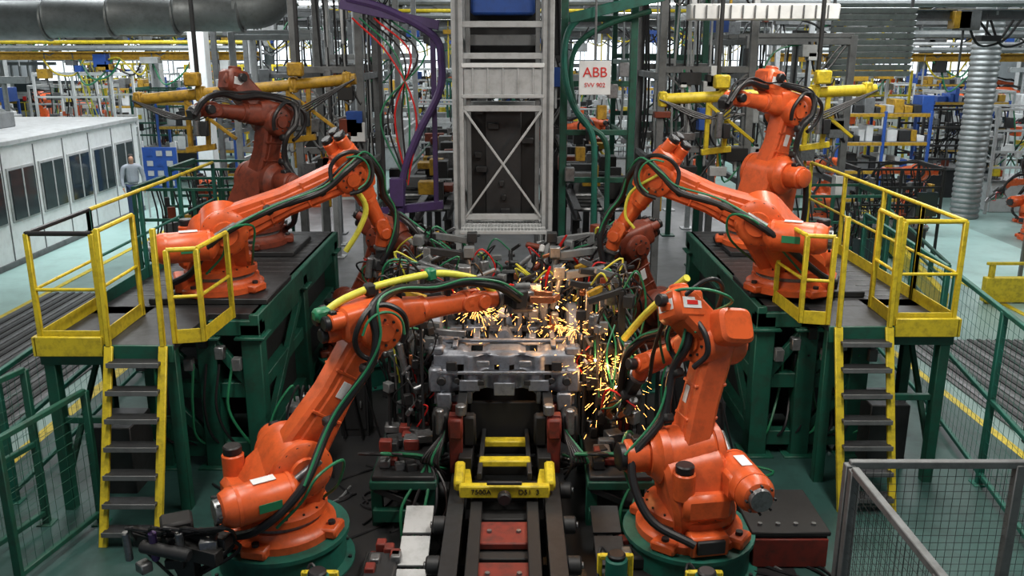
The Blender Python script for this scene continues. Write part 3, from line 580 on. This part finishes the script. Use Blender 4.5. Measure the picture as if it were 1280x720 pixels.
b.box((mx,Y0+.5,2.6),(.98,.05,1.6),DK2); b.box((mx,Y0+.46,2.6),(.5,.04,1.5),DRK); b.box((mx,Y0+.4,4.85),(.85,.5,.45),BLU,None,.03)
b.box((mx,Y0+.3,4.3),(.9,.3,.14),GRY); b.box((mx,Y0+.6,4.4),(1.0,.05,1.2),DK2)
for i in range(8): b.box((mx+rnd(-.35,.35),Y0+.42,1.95+.2*i),(rnd(.06,.2),.08,.08),R.choice([DRK,DRK,DK2,GRY]))
for i in range(24): b.beam((mx-.53+.045*i,Y0-.55,1.84),(mx-.53+.045*i,Y0+.2,1.84),.008,.03,LGT,0)
for y in(Y0-.55,Y0-.3,Y0-.05,Y0+.2): b.beam((mx-.57,y,1.84),(mx+.57,y,1.84),.03,.05,LGT)
for x in(mx-.55,mx+.55): b.beam((x,Y0-.5,1.82),(x,Y0,1.4),.04,.04,LGT)
b.obj('lift_tower')
b=B()
b.tube([(-2.25,12.6,4.85),(-1.7,12.6,4.7),(-1.08,12.6,4.36),(-.98,12.6,4.0),(-1.02,12.6,3.6),(-1.34,12.6,3.0),(-1.56,12.6,2.4),(-1.65,12.6,1.4),(-1.65,12.6,0)],.055,PUR,8,5)
b.beam((-2.3,12.6,5.0),(-2.3,12.6,7.7),.1,.1,PUR); b.beam((-2.35,12.62,4.78),(-1.0,12.62,4.5),.10,.13,PUR); b.beam((-1.9,12.7,1.9),(-1.0,12.7,2.0),.12,.12,PUR); b.beam((-1.10,12.7,4.4),(-1.10,12.7,2.0),.07,.07,PUR); b.beam((-1.1,12.75,3.5),(-1.75,12.75,2.0),.06,.06,PUR); b.beam((-1.85,12.7,4.7),(-1.85,12.7,1.9),.05,.05,DRK)
b.box((-1.65,12.6,2.2),(.2,.2,.4),PUR)
for i in range(6): b.tube([(-2.2+.1*i,12.65,4.6),(-1.7+.1*i,12.6,4.1),(-1.35-.1*i,12.6,3.3),(-1.5,12.6,2.3)],.014,R.choice([BLK,REB,CGR,BLK]),6)
b.obj('purple_hose_boom')
b=B()
b.tube([(1.85,12.8,4.85),(1.2,12.8,4.72),(.80,12.8,4.45),(.74,12.8,3.9),(.88,12.8,3.4),(1.15,12.8,3.0),(1.2,12.8,2.3),(1.2,12.8,0)],.045,GRT,8,5)
b.tube([(1.95,12.9,4.7),(1.3,12.9,4.5),(.90,12.9,4.2),(.84,12.9,3.7),(1.0,12.9,3.2),(1.35,12.9,2.9),(1.4,12.9,2.2),(1.4,12.9,0)],.04,GRN,8,5)
b.beam((.75,13.1,0),(.75,13.1,6.4),.10,.10,GRN); b.beam((1.75,13.1,0),(1.75,13.1,6.4),.10,.10,GRN); b.beam((.8,12.8,4.6),(2.1,12.8,4.9),.10,.14,GRT)
for z in(2.3,3.0,3.7,4.6): b.beam((.75,13.1,z),(1.75,13.1,z),.07,.08,GRN)
for i in range(6): b.box((.85+.15*i,13.0,2.4+.3*i),(.14,.16,.2),R.choice([GRY,DRK,YED,STL]))
b.obj('green_hose_boom')
b=B(); b.box((1.15,12.55,3.80),(.44,.03,.46),WHT,None,.004); b.beam((1.15,12.58,3.5),(1.15,12.58,4.8),.03,.03,GRY); b.beam((1.15,12.6,4.7),(1.15,12.6,7.7),.03,.03,GRY)
sg=b.obj('hanging_sign'); text('ABB',.19,(1.15,12.53,3.87),(math.pi/2,0,0),REB,sg); text('SVV 902',.085,(1.15,12.53,3.70),(math.pi/2,0,0),REB,sg)
for (x0,z0,x1,z1,m) in((-5.1,3.52,-2.1,3.80,YED),(1.98,3.53,4.9,3.66,YEL)):
    b=B(); y=12.15
    b.tube([(x0,y,z0),(x1,y,z1)],.075,m,14,1)
    for t in(.02,.30,.72,.96):
        x=x0+(x1-x0)*t; z=z0+(z1-z0)*t; b.box((x,y,z),(.10,.18,.20),m,None,.015); b.cyl((x-.02,y,z),(x+.02,y,z),.11,m,seg=16)
    for t in(.28,.74):
        x=x0+(x1-x0)*t; z=z0+(z1-z0)*t; b.beam((x,y+.1,z),(x,y+.1,7.7),.05,.05,DRK); b.beam((x-.14,y,z),(x-.14,y,z-.75),.06,.06,m); b.beam((x+.14,y,z),(x+.10,y,z-.75),.06,.06,m); b.beam((x-.2,y,z-.75),(x+.2,y,z-.7),.08,.08,m); b.beam((x-.14,y-.02,z-.1),(x+.5,y-.02,z-.6),.045,.045,m)
        b.cyl((x,y-.1,z-.55),(x,y-.1,z-.2),.05,STL,seg=12); b.box((x,y-.1,z+.2),(.2,.16,.18),m,None,.02); b.box((x+.1,y-.1,z-.45),(.1,.1,.2),DRK)
    for i in range(4): b.tube([(x0,y-.1,z0),(x0+.6+.1*i,y-.12,z0-.25),(x0+1.2,y-.12,z0+.03*i),(x0+2-.1*i,y-.12,z0-.3),(x1,y-.1,z1)],.012,BLK,6)
    b.obj('overhead_beam_manipulator')
b=B()
for sx in(-1,1):
    for x in(1.0,1.45,1.95):
        b.ibeam((sx*x,13.2,1.75),(sx*x,24,1.75),.12,.18,DRK if x!=1.45 else STL,.02)
        for y in(13.6,17,20.5,23.8): b.beam((sx*x,y,0),(sx*x,y,1.67),.12,.12,DRK)
    for i in range(30): b.cyl((sx*1.0,13.4+.34*i,1.80),(sx*1.95,13.4+.34*i,1.80),.035,DRK if i%4 else STL,seg=8,ch=0)
    for i in range(34): b.box((sx*rnd(1.0,2.0),13.6+.3*i,1.95+rnd(0,.15)),(rnd(.1,.5),rnd(.1,.4),rnd(.1,.4)),R.choice([DRK,DRK,STL,GRY,DK2,ORD,YED,DK2])); 
    b.tube([(sx*2.05,13.2,1.9),(sx*2.05,18,1.9),(sx*2.05,24,1.9)],.03,YEL if sx>0 else GRN,6,1)
b.obj('transfer_conveyor')
# ------------------------------------------------------------------ gantry frameworks
def gantry(name,x0,x1,y0,y1,h,m,seed,n=14):
    r=random.Random(seed); b=B()
    for x in(x0,x1):
        for y in(y0,y1): b.beam((x,y,0),(x,y,h),.11,.11,m); b.box((x,y,.02),(.3,.3,.04),m)
        for z in(h*.45,h*.7,h-.1): b.beam((x,y0,z),(x,y1,z),.07,.10,m)
    for y in(y0,y1):
        for z in(h*.5,h*.72,h-.1): b.beam((x0,y,z),(x1,y,z),.07,.10,m)
    for i in range(n):
        x=r.uniform(x0,x1); z=r.choice([h*.5,h*.72,h-.1,h*.6]); 
        b.beam((x,y0-.02,z),(x,y0-.02,z-r.uniform(.3,1.1)),.04,.04,r.choice([GRY,DRK,YED,LGT]))
        b.box((x,y0,z-.35*r.random()),(r.uniform(.08,.35),.2,r.uniform(.08,.35)),r.choice([GRY,DRK,LGT,STL,DK2,ORD,BLU,WHT]))
        b.tube([(x,y0-.05,z),(min(x+r.uniform(.1,.3),x1),y0-.05,z-.5),(min(x+.5,x1),y0,z-.1),(x1,y0,z)],.016,r.choice([BLK,CGR,BLK,GRY]),6,5)
        b.tube([(x,y1-.1,h),(x+r.uniform(-.1,.1),y1-.1,h*.6),(x,y1-.1,h*.4)],.02,r.choice([BLK,DRK,LGT]),6,4)
    for i in range(5): b.beam((x0,y0+(y1-y0)*i/4,h),(x1,y0+(y1-y0)*i/4,h),.05,.07,m)
    b.beam((x0,y0,h*.5),(x1,y0,h*.72),.03,.03,m); b.beam((x1,y0,h*.5),(x0,y0,h*.72),.03,.03,m)
    return b.obj(name)
gantry('steel_gantry',-3.2,-2.25,13.4,15.0,5.4,GRY,1); gantry('steel_gantry',-5.4,-3.8,17.6,19.0,4.5,LGT,2,8)
gantry('steel_gantry',2.25,3.6,13.6,15.9,5.4,GRY,3); gantry('steel_gantry',3.9,5.6,15,18,4.4,GRY,4)
gantry('steel_gantry',-3.6,-2.25,17.8,21,5.6,LGT,5,8); gantry('steel_gantry',2.25,3.6,17.0,20,5.6,GRN,6)
gantry('steel_gantry',-6.6,-4.0,20.2,22.6,5.0,GRY,7); gantry('steel_gantry',4.2,6.8,20.8,23.3,5.0,LGT,8)
gantry('steel_gantry',-.9,.9,15.5,18,5.6,DRK,9); gantry('steel_gantry',-.9,.9,20,22.6,5.6,DRK,10)
# ------------------------------------------------------------------ shared clutter kit
def cabinet():
    b=B(); b.bb(-.9,.9,-.35,.35,.08,2.0,LGT,.015); b.bb(-.88,.88,-.33,.33,0,.08,DRK)
    for i in range(3):
        x=-.6+.6*i; b.bb(x-.27,x+.27,-.375,-.35,.15,1.92,WHT if i!=1 else LGT,.008); b.box((x+.2,-.39,1.05),(.03,.03,.14),DRK); b.box((x-.05,-.38,1.6),(.24,.01,.16),GLD if i else YEL)
        for k in range(5): b.box((x,-.378,.3+.04*k),(.3,.008,.015),DRK,None,0)
    b.cyl((.6,0,2.0),(.6,0,2.25),.03,REB,seg=10); b.cyl((.6,0,2.25),(.6,0,2.32),.03,CGR,seg=10); b.bb(-.6,.2,-.2,.2,2.0,2.2,GRY); return b.mesh('control_cabinet')
def rack(seed):
    r=random.Random(seed); b=B(); W_,D_,H_=2.4,.9,2.6; m=r.choice([BLU,GRY,YEL])
    for x in(-W_/2,0,W_/2):
        for y in(-D_/2,D_/2): b.beam((x,y,0),(x,y,H_),.07,.07,m)
    for k in range(4):
        z=.25+k*.75; b.beam((-W_/2,-D_/2,z),(W_/2,-D_/2,z),.04,.09,YED); b.beam((-W_/2,D_/2,z),(W_/2,D_/2,z),.04,.09,YED); b.bb(-W_/2,W_/2,-D_/2,D_/2,z+.03,z+.05,GRY)
        x=-W_/2+.2
        while x<W_/2-.2:
            w=r.uniform(.12,.35); hh=r.uniform(.15,.45); b.box((x+w/2,r.uniform(-.1,.1),z+.05+hh/2),(w*.9,.6,hh),r.choice([BLU,GRY,LGT,GRY,DRK,YED,WHT,LGT,DRK,WHT]),None,.01); x+=w
    return b.mesh('storage_rack')
def station(seed,dark=False):
    r=random.Random(seed); b=B(); m=r.choice([GRY,LGT,YEL,WHT,LGT]) if not dark else r.choice([DRK,GRN,DK2]); h=r.uniform(2.4,3.6)
    cs=[STL,LGT,WHT,LGT,ORG,BLU,GRY,YEL,DK2,DRK,GRY,WHT] if not dark else [DRK,DK2,GRY,STL,DRK,ORD,DK2,YED]
    for x in(-1.2,0,1.2):
        for y in(-.8,.8): b.beam((x,y,0),(x,y,h),.07,.07,m)
    for y in(-.8,.8):
        for z in(1,.8,.6,.45): b.beam((-1.2,y,h*z),(1.2,y,h*z),.05,.06,m)
    for x in(-1.2,1.2): b.beam((x,-.8,h),(x,.8,h),.1,.12,m); b.beam((x,-.8,h*.5),(x,.8,h*.5),.05,.05,m)
    b.bb(-1.0,1.0,-.6,.6,.0,.8,DRK if dark else r.choice([GRY,WHT,LGT]),.02); b.bb(-1.05,1.05,-.65,.65,.8,.86,STL)
    for i in range(36):
        x=r.uniform(-1.1,1.1);y=r.uniform(-.7,.6); z=r.uniform(.9,h-.3)
        b.beam((x,y,.86),(x,y,z),.03,.03,r.choice(cs[:3])); b.box((x,y,z),(r.uniform(.06,.3),r.uniform(.08,.25),r.uniform(.06,.3)),r.choice(cs),rz=r.uniform(0,2))
        if i%2: b.beam((x,y,z),(x+r.uniform(-.5,.5),y,z+r.uniform(-.2,.2)),.03,.03,r.choice(cs))
    for i in range(10):
        x=r.uniform(-1.1,1.1); b.tube([(x,-.7,h),(x+.1,-.75,h-.6),(x+r.uniform(-.3,.3),-.5,1.6),(x,-.3,1.2)],.018,r.choice([BLK,CYL,BLK,CGR]) if not dark else BLK,6,4)
    b.bb(.5,1.1,-.86,-.80,1.2,1.9,r.choice([WHT,GLD,BLU]) if not dark else GLD,.01)
    return b.mesh('assembly_station')
def bigmachine(seed):
    r=random.Random(seed); b=B(); c=WHT if seed else LGT
    b.bb(-1.5,1.5,-.9,.9,0,.3,DRK); b.bb(-1.4,1.4,-.8,.8,.3,1.5,c,.03); b.bb(-1.0,1.0,-.7,.7,1.5,2.3,LGT,.03)
    b.bb(-.8,.0,-.83,-.8,.6,1.3,GLD); b.bb(.2,.9,-.83,-.8,.6,1.3,GRY); b.bb(-.6,.6,-.73,-.7,1.7,2.2,GLD)
    for i in range(5): b.cyl((-1.2+.5*i,.3,1.4),(-1.2+.5*i,.3,3.4),.07,DUC,seg=12)
    b.beam((-1.5,.3,3.3),(1.5,.3,3.3),.2,.2,DUC)
    for x in(-1.6,0,1.6): b.beam((x,-1.0,0),(x,-1.0,1.1),.05,.05,YEL)
    for z in(.6,1.1): b.beam((-1.6,-1.0,z),(1.6,-1.0,z),.04,.04,YEL)
    for i in range(18): b.box((r.uniform(-1.3,1.3),-.85,r.uniform(.4,1.4)),(r.uniform(.08,.2),.08,r.uniform(.08,.25)),r.choice([DRK,BLU,REB,YEL,GRY,DRK]))
    return b.mesh('enclosed_machine')
CAB=cabinet(); RK=[rack(i) for i in range(3)]; ST=[station(i+20) for i in range(5)]; SD=[station(i+40,True) for i in range(3)]; BM=[bigmachine(i) for i in range(2)]
farbot=robot('industrial_robot_arm',(9.4,20.6,0),(9.45,20.6,.75),(9.15,20.6,1.75),(10.3,20.6,1.7),(10.55,20.6,1.45),ORG,-1,1,0,bal=True,rich=False,k=1)
farme=farbot.data; farbot.rotation_euler=(0,0,2.4); farbot.scale=(.8,.8,.8)
def place(x,y):
    t=R.random(); rz=R.choice([0,math.pi])
    if t<.34: inst('assembly_station',R.choice(ST),(x,y,0),rz)
    elif t<.40: inst('assembly_station',R.choice(SD),(x,y,0),rz)
    elif t<.50: inst('storage_rack',R.choice(RK),(x,y,0),rz)
    elif t<.58: inst('control_cabinet',CAB,(x,y,0),rz)
    elif t<.67: inst('enclosed_machine',R.choice(BM),(x,y,0),rz)
    else: inst('industrial_robot_arm',farme,(x,y,0),R.uniform(0,6.28),R.uniform(.95,1.2))
cols=[(8.4,29),(-14.5,37),(0,37),(14.5,37.2),(-27,48),(27,48),(9.5,48),(-9.5,48),(-8.1,23.6),(11.6,22.3)]
for yy in(26,28.8,31.9,35.3,39,43,48,54,61):
    x=-min(yy*.60,35)
    while x<min(yy*.62,36):
        if not (-14<x<-8 and yy<28) and all(abs(x-a)>2.0 or abs(yy-c)>1.7 for a,c in cols): place(x,yy)
        x+=R.uniform(3.3,3.8)
for (x,y) in((15.6,20.5),(13.6,23.6)): inst('assembly_station',ST[2],(x,y,0),0)
for i,(x,y) in enumerate(((-4.6,13.2),(4.9,13.9),(7.9,18.4),(-4.9,15.4))): inst('assembly_station',SD[i%3],(x,y,0),0,.72)
inst('storage_rack',RK[1],(9.8,23.9,0),0); inst('control_cabinet',CAB,(13.4,19.6,0),0); inst('control_cabinet',CAB,(16.6,23.4,0),0)
for (x,y,r,s) in((13.0,21.6,.5,.8),(-5.4,24.1,.3,.8),(-6.4,18.3,2,.8),(11.9,19.6,2.9,.75),(18.0,21.5,1,.9),(8.0,22.6,2.2,.75),(12.3,16.6,2.6,.6)): inst('industrial_robot_arm',farme,(x,y,0),r,s)
# ------------------------------------------------------------------ office cabin
b=B(); x1,x0,y0,y1=-9.87,-14,13.2,23.4
b.bb(x0,x1,y0,y1,0,2.36,WHT,.01); b.bb(x0-.05,x1+.06,y0-.05,y1+.05,2.36,2.46,LGT,.01); b.bb(x1-.02,x1+.02,y0,y1,0,.12,GRY)
n=8; 
for i in range(n):
    a=y0+.35+i*(y1-y0-.5)/n; c=a+(y1-y0-.5)/n-.30
    b.bb(x1,x1+.03,a-.05,c+.05,.85,1.93,LGT,.004); b.bb(x1+.02,x1+.05,a,c,.90,1.88,GLD,.002); b.bb(x1+.04,x1+.06,(a+c)/2-.02,(a+c)/2+.02,.9,1.88,LGT,0)
    b.bb(x1,x1+.015,c+.12,c+.14,.12,2.3,GRY,0)
for i in range(4): b.bb(x0+.3+i,x0+1.1+i,y0-.06,y0,.9,1.88,GLD,.002)
b.bb(x0+.4,x0+1.8,15,17,2.46,2.9,LGT,.02); b.bb(x0+1.2,x0+2.6,19,20.5,2.46,2.8,GRY,.02); b.bb(x0+2.4,x0+3.6,16.2,17.2,2.46,2.75,GRY,.02); b.tube([(x0+.5,14,2.6),(x0+2,18,2.6),(x0+1,22.8,2.6)],.12,DUC,10,5)
b.obj('office_cabin')
b=B(); b.box((-8.85,22.2,1.25),(.86,.04,1.1),BLU,None,.005)
for x in(-9.26,-8.44): b.beam((x,22.23,0),(x,22.23,1.95),.04,.04,LGT)
for i in range(4):
    for j in range(3): b.box((-9.1+.25*j,22.17,.9+.25*i),(.15,.006,.13),LGT if (i+j)%3 else BLU,None,0)
b.obj('notice_board')
def skin(name,pts,edges,rad,m,parent,lv=2):
    me=bpy.data.meshes.new(name); me.from_pydata(pts,edges,[]); o=bpy.data.objects.new(name,me); scene.collection.objects.link(o); o.parent=parent
    o.modifiers.new('skin','SKIN')
    for i,r in enumerate(rad): me.skin_vertices[0].data[i].radius=(r if isinstance(r,tuple) else (r,r))
    me.skin_vertices[0].data[0].use_root=True
    s=o.modifiers.new('sub','SUBSURF'); s.levels=lv; s.render_levels=lv; me.materials.append(m); 
    return o
try:
    w=empty('factory_worker')
    skin('torso',[(0,0,1.0),(0,.01,1.15),(0,.02,1.32),(0,.01,1.44),(0,0,1.50),(-.19,.0,1.42),(-.25,-.02,1.15),(-.24,-.12,.95),(.19,0,1.42),(.25,.0,1.15),(.25,-.06,.92)],[(0,1),(1,2),(2,3),(3,4),(3,5),(5,6),(6,7),(3,8),(8,9),(9,10)],[(.16,.12),(.15,.11),(.18,.12),(.12,.09),.055,.07,.05,.036,.07,.05,.036],CLG,w)
    skin('trousers',[(0,0,1.0),(-.10,0,.92),(-.11,.0,.50),(-.12,.03,.09),(.10,0,.92),(.12,-.03,.50),(.13,.0,.09)],[(0,1),(1,2),(2,3),(0,4),(4,5),(5,6)],[(.15,.12),.09,.065,.05,.09,.065,.05],CLB,w)
    skin('head',[(0,0,1.46),(0,0,1.54),(0,-.01,1.62),(0,-.0,1.70),(0,-.10,1.60)],[(0,1),(1,2),(2,3),(2,4)],[.05,.055,(.075,.09),(.07,.085),.012],SKN,w)
    skin('hair',[(0,.03,1.66),(0,.01,1.74)],[(0,1)],[(.08,.09),(.07,.08)],HAI,w,2)
    for sx,hx,hy,hz in((-1,-.24,-.12,.95),(1,.25,-.06,.92)):
        skin('hand',[(hx,hy,hz),(hx,hy-.02,hz-.07)],[(0,1)],[.028,(.02,.036)],SKN,w,1)
        for k in range(5):
            oy=-.035+.018*k; skin('finger_%d'%k,[(hx,hy-.02+oy,hz-.06),(hx-sx*.01,hy-.03+oy*(1.2 if k else 2.0),hz-.10+(.03 if k==0 else 0)),(hx-sx*.025,hy-.035+oy*(1.1 if k else 2.0),hz-.135+(.04 if k==0 else .004*abs(k-2)))],[(0,1),(1,2)],[.009,.009,.007],SKN,w,1)
    skin('shoe_l',[(-.12,.06,.05),(-.13,-.10,.04)],[(0,1)],[.05,.04],BLK,w,1); skin('shoe_r',[(.13,.04,.05),(.14,-.12,.04)],[(0,1)],[.05,.04],BLK,w,1)
    w.location=(-9.2,21.3,0); w.rotation_euler=(0,0,.5)
except Exception as e: print('worker',e)
# ------------------------------------------------------------------ building columns, ducts, overhead services
b=B(); b.beam((-8.1,23.6,0),(-8.1,23.6,7.7),.42,.42,WHT,.02); b.box((-8.1,23.6,.2),(.7,.7,.4),YEL,None,.02); b.obj('support_column')
for x,y in cols[:8]:
    b=B(); b.ibeam((x,y,0),(x,y,7.7),.4,.4,LGT,.04,up=X); b.box((x,y,.2),(.6,.6,.4),YEL); b.obj('support_column')
b=B()
for i in range(59): z=.13*i; b.lathe((11.6,22.3,z),Z,[(0,.32),(.05,.35),(.08,.35),(.13,.32)],DUC,20)
b.obj('vertical_duct')
b=B()
for i in range(5): b.lathe((-10.5+1.15*i,16.3,4.62+.05*i),X,[(0,.34),(.03,.36),(.06,.34),(1.09,.34),(1.12,.36),(1.15,.34)],DUC,24)
b.tube([(-4.85,16.3,4.86),(-4.4,16.3,4.9),(-4.15,16.3,5.2),(-4.1,16.3,5.8),(-4.1,16.3,7.7)],.34,DUC,18,6)
b.tube([(-16,16.3,4.4),(-10.5,16.3,4.6)],.34,DUC,18,1); b.beam((-12,17.2,4.45),(-6.6,17.2,4.75),.5,.12,GRY)
for x in(-9.5,-6.5): b.beam((x,16.3,4.9),(x,16.3,7.7),.04,.04,GRY)
b.obj('ventilation_duct')
def services(name,y,x0,x1,z,seed,main=None):
    r=random.Random(seed); b=B(); mc=main or r.choice([GRY,LGT])
    b.ibeam((x0,y,z),(x1,y,z),.2,.22,mc,.03); b.beam((x0,y+.4,z+.05),(x1,y+.4,z+.05),.4,.06,GRY)
    x=x0
    while x<x1-1:
        b.beam((x,y,z),(x,y,7.7),.05,.05,LGT); b.beam((x,y,z+.9),(x+1.5,y,z),.04,.04,GRY); b.beam((x+1.5,y,z),(x+3,y,z+.9),.04,.04,GRY)
        for q in range(5):
            xx=x+r.uniform(0,3); 
            if r.random()<.6: b.box((xx,y-.1,z-r.uniform(.1,.5)),(r.uniform(.1,.5),.3,r.uniform(.1,.4)),r.choice([LGT,GRY,WHT,YED,BLU,DRK,LGT,DK2]))
            if r.random()<.5: b.tube([(xx,y-.1,z-.1),(xx+.3,y-.1,z-.9*r.random()),(xx+.8,y-.1,z-.5),(xx+1.1,y-.1,z-.1)],.025,r.choice([BLK,YEL,BLK,CGR]),6,5)
            if r.random()<.6: b.beam((xx,y,z+.1),(xx,y,z-r.uniform(.4,1.6)),.04,.04,r.choice([GRY,YEL,LGT,LGT]))
            b.box((xx,y+.3,z+r.uniform(.2,.9)),(r.uniform(.3,1.2),.3,r.uniform(.06,.2)),r.choice([GRY,DRK,LGT,DUC]))
        x+=3
    b.beam((x0,y,z+.9),(x1,y,z+.9),.10,.10,GRY); b.tube([(x0,y-.3,z+.35),(x1,y-.3,z+.35)],.05,r.choice([BLU,GRY,LGT,YEL]),8,1); b.tube([(x0,y-.5,z+.2),(x1,y-.5,z+.2)],.07,DUC,8,1); b.tube([(x0,y-.2,z+.6),(x1,y-.2,z+.6)],.10,DUC,8,1)
    return b.obj(name)
services('overhead_service_truss',24.6,-14,-6.8,4.0,11,YED); services('overhead_service_truss',24.6,7,16,3.95,12,YED)
services('overhead_service_truss',18.8,3.9,14,4.85,2)
services('overhead_service_truss',27.2,-18,18,4.9,3); services('overhead_service_truss',33.6,-22,22,4.7,4); services('overhead_service_truss',41.2,-30,30,4.8,5); services('overhead_service_truss',52,-36,36,4.9,6); services('overhead_service_truss',59,-36,36,5.6,8)
b=B(); b.bb(2.5,4.6,12.9,13.25,4.58,4.80,WHT,.02)
for x in(2.6,3.5,4.5): b.beam((x,13.2,4.8),(x,13.2,7.7),.08,.08,LGT)
for i in range(12): b.beam((2.55+.17*i,12.88,4.60),(2.55+.17*i,12.88,4.78),.02,.02,GRY)
b.obj('overhead_cable_tray')
b=B()
for i in range(11): b.box((6.5,16.5,3.75+.11*i),(1.5,.03,.10),DUC,(V((1,0,0)),V((0,.9,.4)),V((.25,-.4,.9)).normalized()),.003)
for x in(5.8,7.2): b.beam((x,16.6,3.7),(x,16.6,7.7),.05,.05,GRY)
b.obj('slatted_guard_panel')
b=B(); b.bb(9.0,10.2,15.2,15.25,2.9,4.6,DRK); b.bb(9.05,10.15,15.18,15.2,2.95,3.3,LGT,.002); b.bb(9.15,10.0,15.17,15.2,3.5,4.3,RED,.002)
for x in(9.1,10.1): b.beam((x,15.27,0),(x,15.27,4.6),.06,.06,GRY)
b.obj('information_panel')
b=B(); b.box((0,0,.05),(1.6,.22,.06),WHT); b.box((0,0,0),(1.5,.14,.05),LAMP,None,.01); b.beam((-.6,0,.05),(-.6,0,2.35),.015,.015,GRY); b.beam((.6,0,.05),(.6,0,2.35),.015,.015,GRY); LM=b.mesh('fluorescent_light')
for yy in(23.9,30.4,36.0,44,50,57):
    x=-yy*.55
    while x<yy*.55: inst('fluorescent_light',LM,(x,yy,5.3),0); x+=4.2
# ------------------------------------------------------------------ floor markings, tracks
def slab(name,x0,x1,y0,y1,z,m,h=.01):
    b=B(); b.bb(x0,x1,y0,y1,z-h,z,m,0); return b.obj(name)
slab('floor',-38,38,0,72,0,FLR,.2)
slab('floor_cell_plate',-2.45,2.35,2.5,12.5,.012,FLD,.012)
slab('floor_zone_left',-5.2,-2.45,2.5,12.5,.010,FLT,.010); slab('floor_zone_right',2.35,5.4,2.5,12.5,.010,FLT,.010)
slab('floor_zone_back',-6.6,6.6,12.5,25,.010,FLG,.010)
slab('floor_walkway_left',-9.8,-8.3,8,25,.011,FLW,.011); slab('floor_walkway_right',8.4,11.0,8,24,.011,FLW,.011)
slab('floor_marking_line_1',-5.35,-5.2,2.5,12.5,.012,YEL,.012); slab('floor_marking_line_2',-8.3,-8.2,10,24,.014,YEL,.012); slab('floor_marking_line_3',5.4,5.5,2.5,12.5,.012,YEL,.012); slab('floor_marking_line_4',8.3,8.4,8,24,.014,YEL,.012)
for sx in(-1,1):
    b=B(); xa,xb=(5.7,8.2); ya,yb=(9.2,12.4) if sx>0 else (8.6,15)
    b.bb(min(sx*xa,sx*xb),max(sx*xa,sx*xb),ya,yb,0,.02,FLG)
    for i in range(17): b.bb(sx*(xa+.1+.14*i)-.03,sx*(xa+.1+.14*i)+.03,ya,yb,.02,.035,DRK if i%3 else STL,0)
    b.obj('floor_track_grating')
b=B()
b.beam((6.9,13.5,.28),(8.8,22,.28),.12,.30,YEL); 
for i in range(9): b.beam((6.9+.235*i,13.5+1.06*i,0),(6.9+.235*i,13.5+1.06*i,.9),.06,.06,GRN)
b.beam((6.9,13.5,.9),(8.8,22,.9),.05,.05,GRN); b.beam((6.9,13.5,.6),(8.8,22,.6),.04,.04,GRN); b.obj('guard_rail')
b=B(); b.beam((8.0,14.4,.25),(12,14.4,.25),.15,.42,YEL); 
for i in range(5): b.beam((8.1+.9*i,14.4,0),(8.1+.9*i,14.4,.7),.08,.08,YEL)
b.beam((8.0,14.4,.7),(12,14.4,.7),.05,.05,YEL); b.obj('guard_rail')
# ------------------------------------------------------------------ room shell
slab('ceiling',-38,38,-4,72,7.9,CEI,.2)
def wall(name,x0,x1,y0,y1,z0,z1,m=WAL):
    b=B(); b.bb(x0,x1,y0,y1,z0,z1,m,0); return b.obj(name)
wall('wall_back',-38,38,72,72.3,0,7.7); wall('wall_left',-38.3,-38,0,72,0,7.7); wall('wall_right',38,38.3,0,72,0,7.7)
for i in range(16):
    b=B(); x=-35.6+i*4.7; b.bb(x-2.0,x+2.0,71.9,72.0,1.6,4.9,GRY,.01); 
    for k in range(4): b.bb(x-1.95+k*.98,x-1.03+k*.98,71.85,71.9,1.7,3.2,DAY,0); b.bb(x-1.95+k*.98,x-1.03+k*.98,71.85,71.9,3.3,4.8,DAY,0)
    b.obj('window_%d'%(i+1))
# ------------------------------------------------------------------ lights
def area(name,loc,sx,sy,e,col=(1,.94,.86),rot=(0,0,0)):
    l=bpy.data.lights.new(name,'AREA'); l.shape='RECTANGLE'; l.size=sx; l.size_y=sy; l.energy=e; l.color=col
    o=bpy.data.objects.new(name,l); scene.collection.objects.link(o); o.location=loc; o.rotation_euler=rot
area('ceiling_light',(-2.9,5.4,7.3),.6,3.5,340); area('ceiling_light',(2.9,5.4,7.3),.6,3.5,380)
area('ceiling_light',(-4.6,10.6,7.4),.8,4,190); area('ceiling_light',(4.4,10.6,7.4),.8,4,340)
for x in(-20,-8,8,20):
    for y in(20,34,50): area('ceiling_light',(x,y,7.5),5,6,1150 if y>20 else 850,(.97,.99,1))
area('ceiling_light',(0,27,7.5),4,6,400,(.97,.99,1))
l=bpy.data.lights.new('weld_light','POINT'); l.energy=16; l.color=(1,.48,.18); l.shadow_soft_size=.05; o=bpy.data.objects.new('weld_light',l); scene.collection.objects.link(o); o.location=(.28,8.35,1.95)
l=bpy.data.lights.new('weld_light','POINT'); l.energy=7; l.color=(1,.48,.18); l.shadow_soft_size=.04; o=bpy.data.objects.new('weld_light',l); scene.collection.objects.link(o); o.location=(.90,7.80,1.30)
w=bpy.data.worlds.new('world'); scene.world=w; w.use_nodes=True; w.node_tree.nodes['Background'].inputs[0].default_value=(.85,.92,1,1); w.node_tree.nodes['Background'].inputs[1].default_value=.22
scene.view_settings.view_transform='Standard'; scene.view_settings.exposure=0
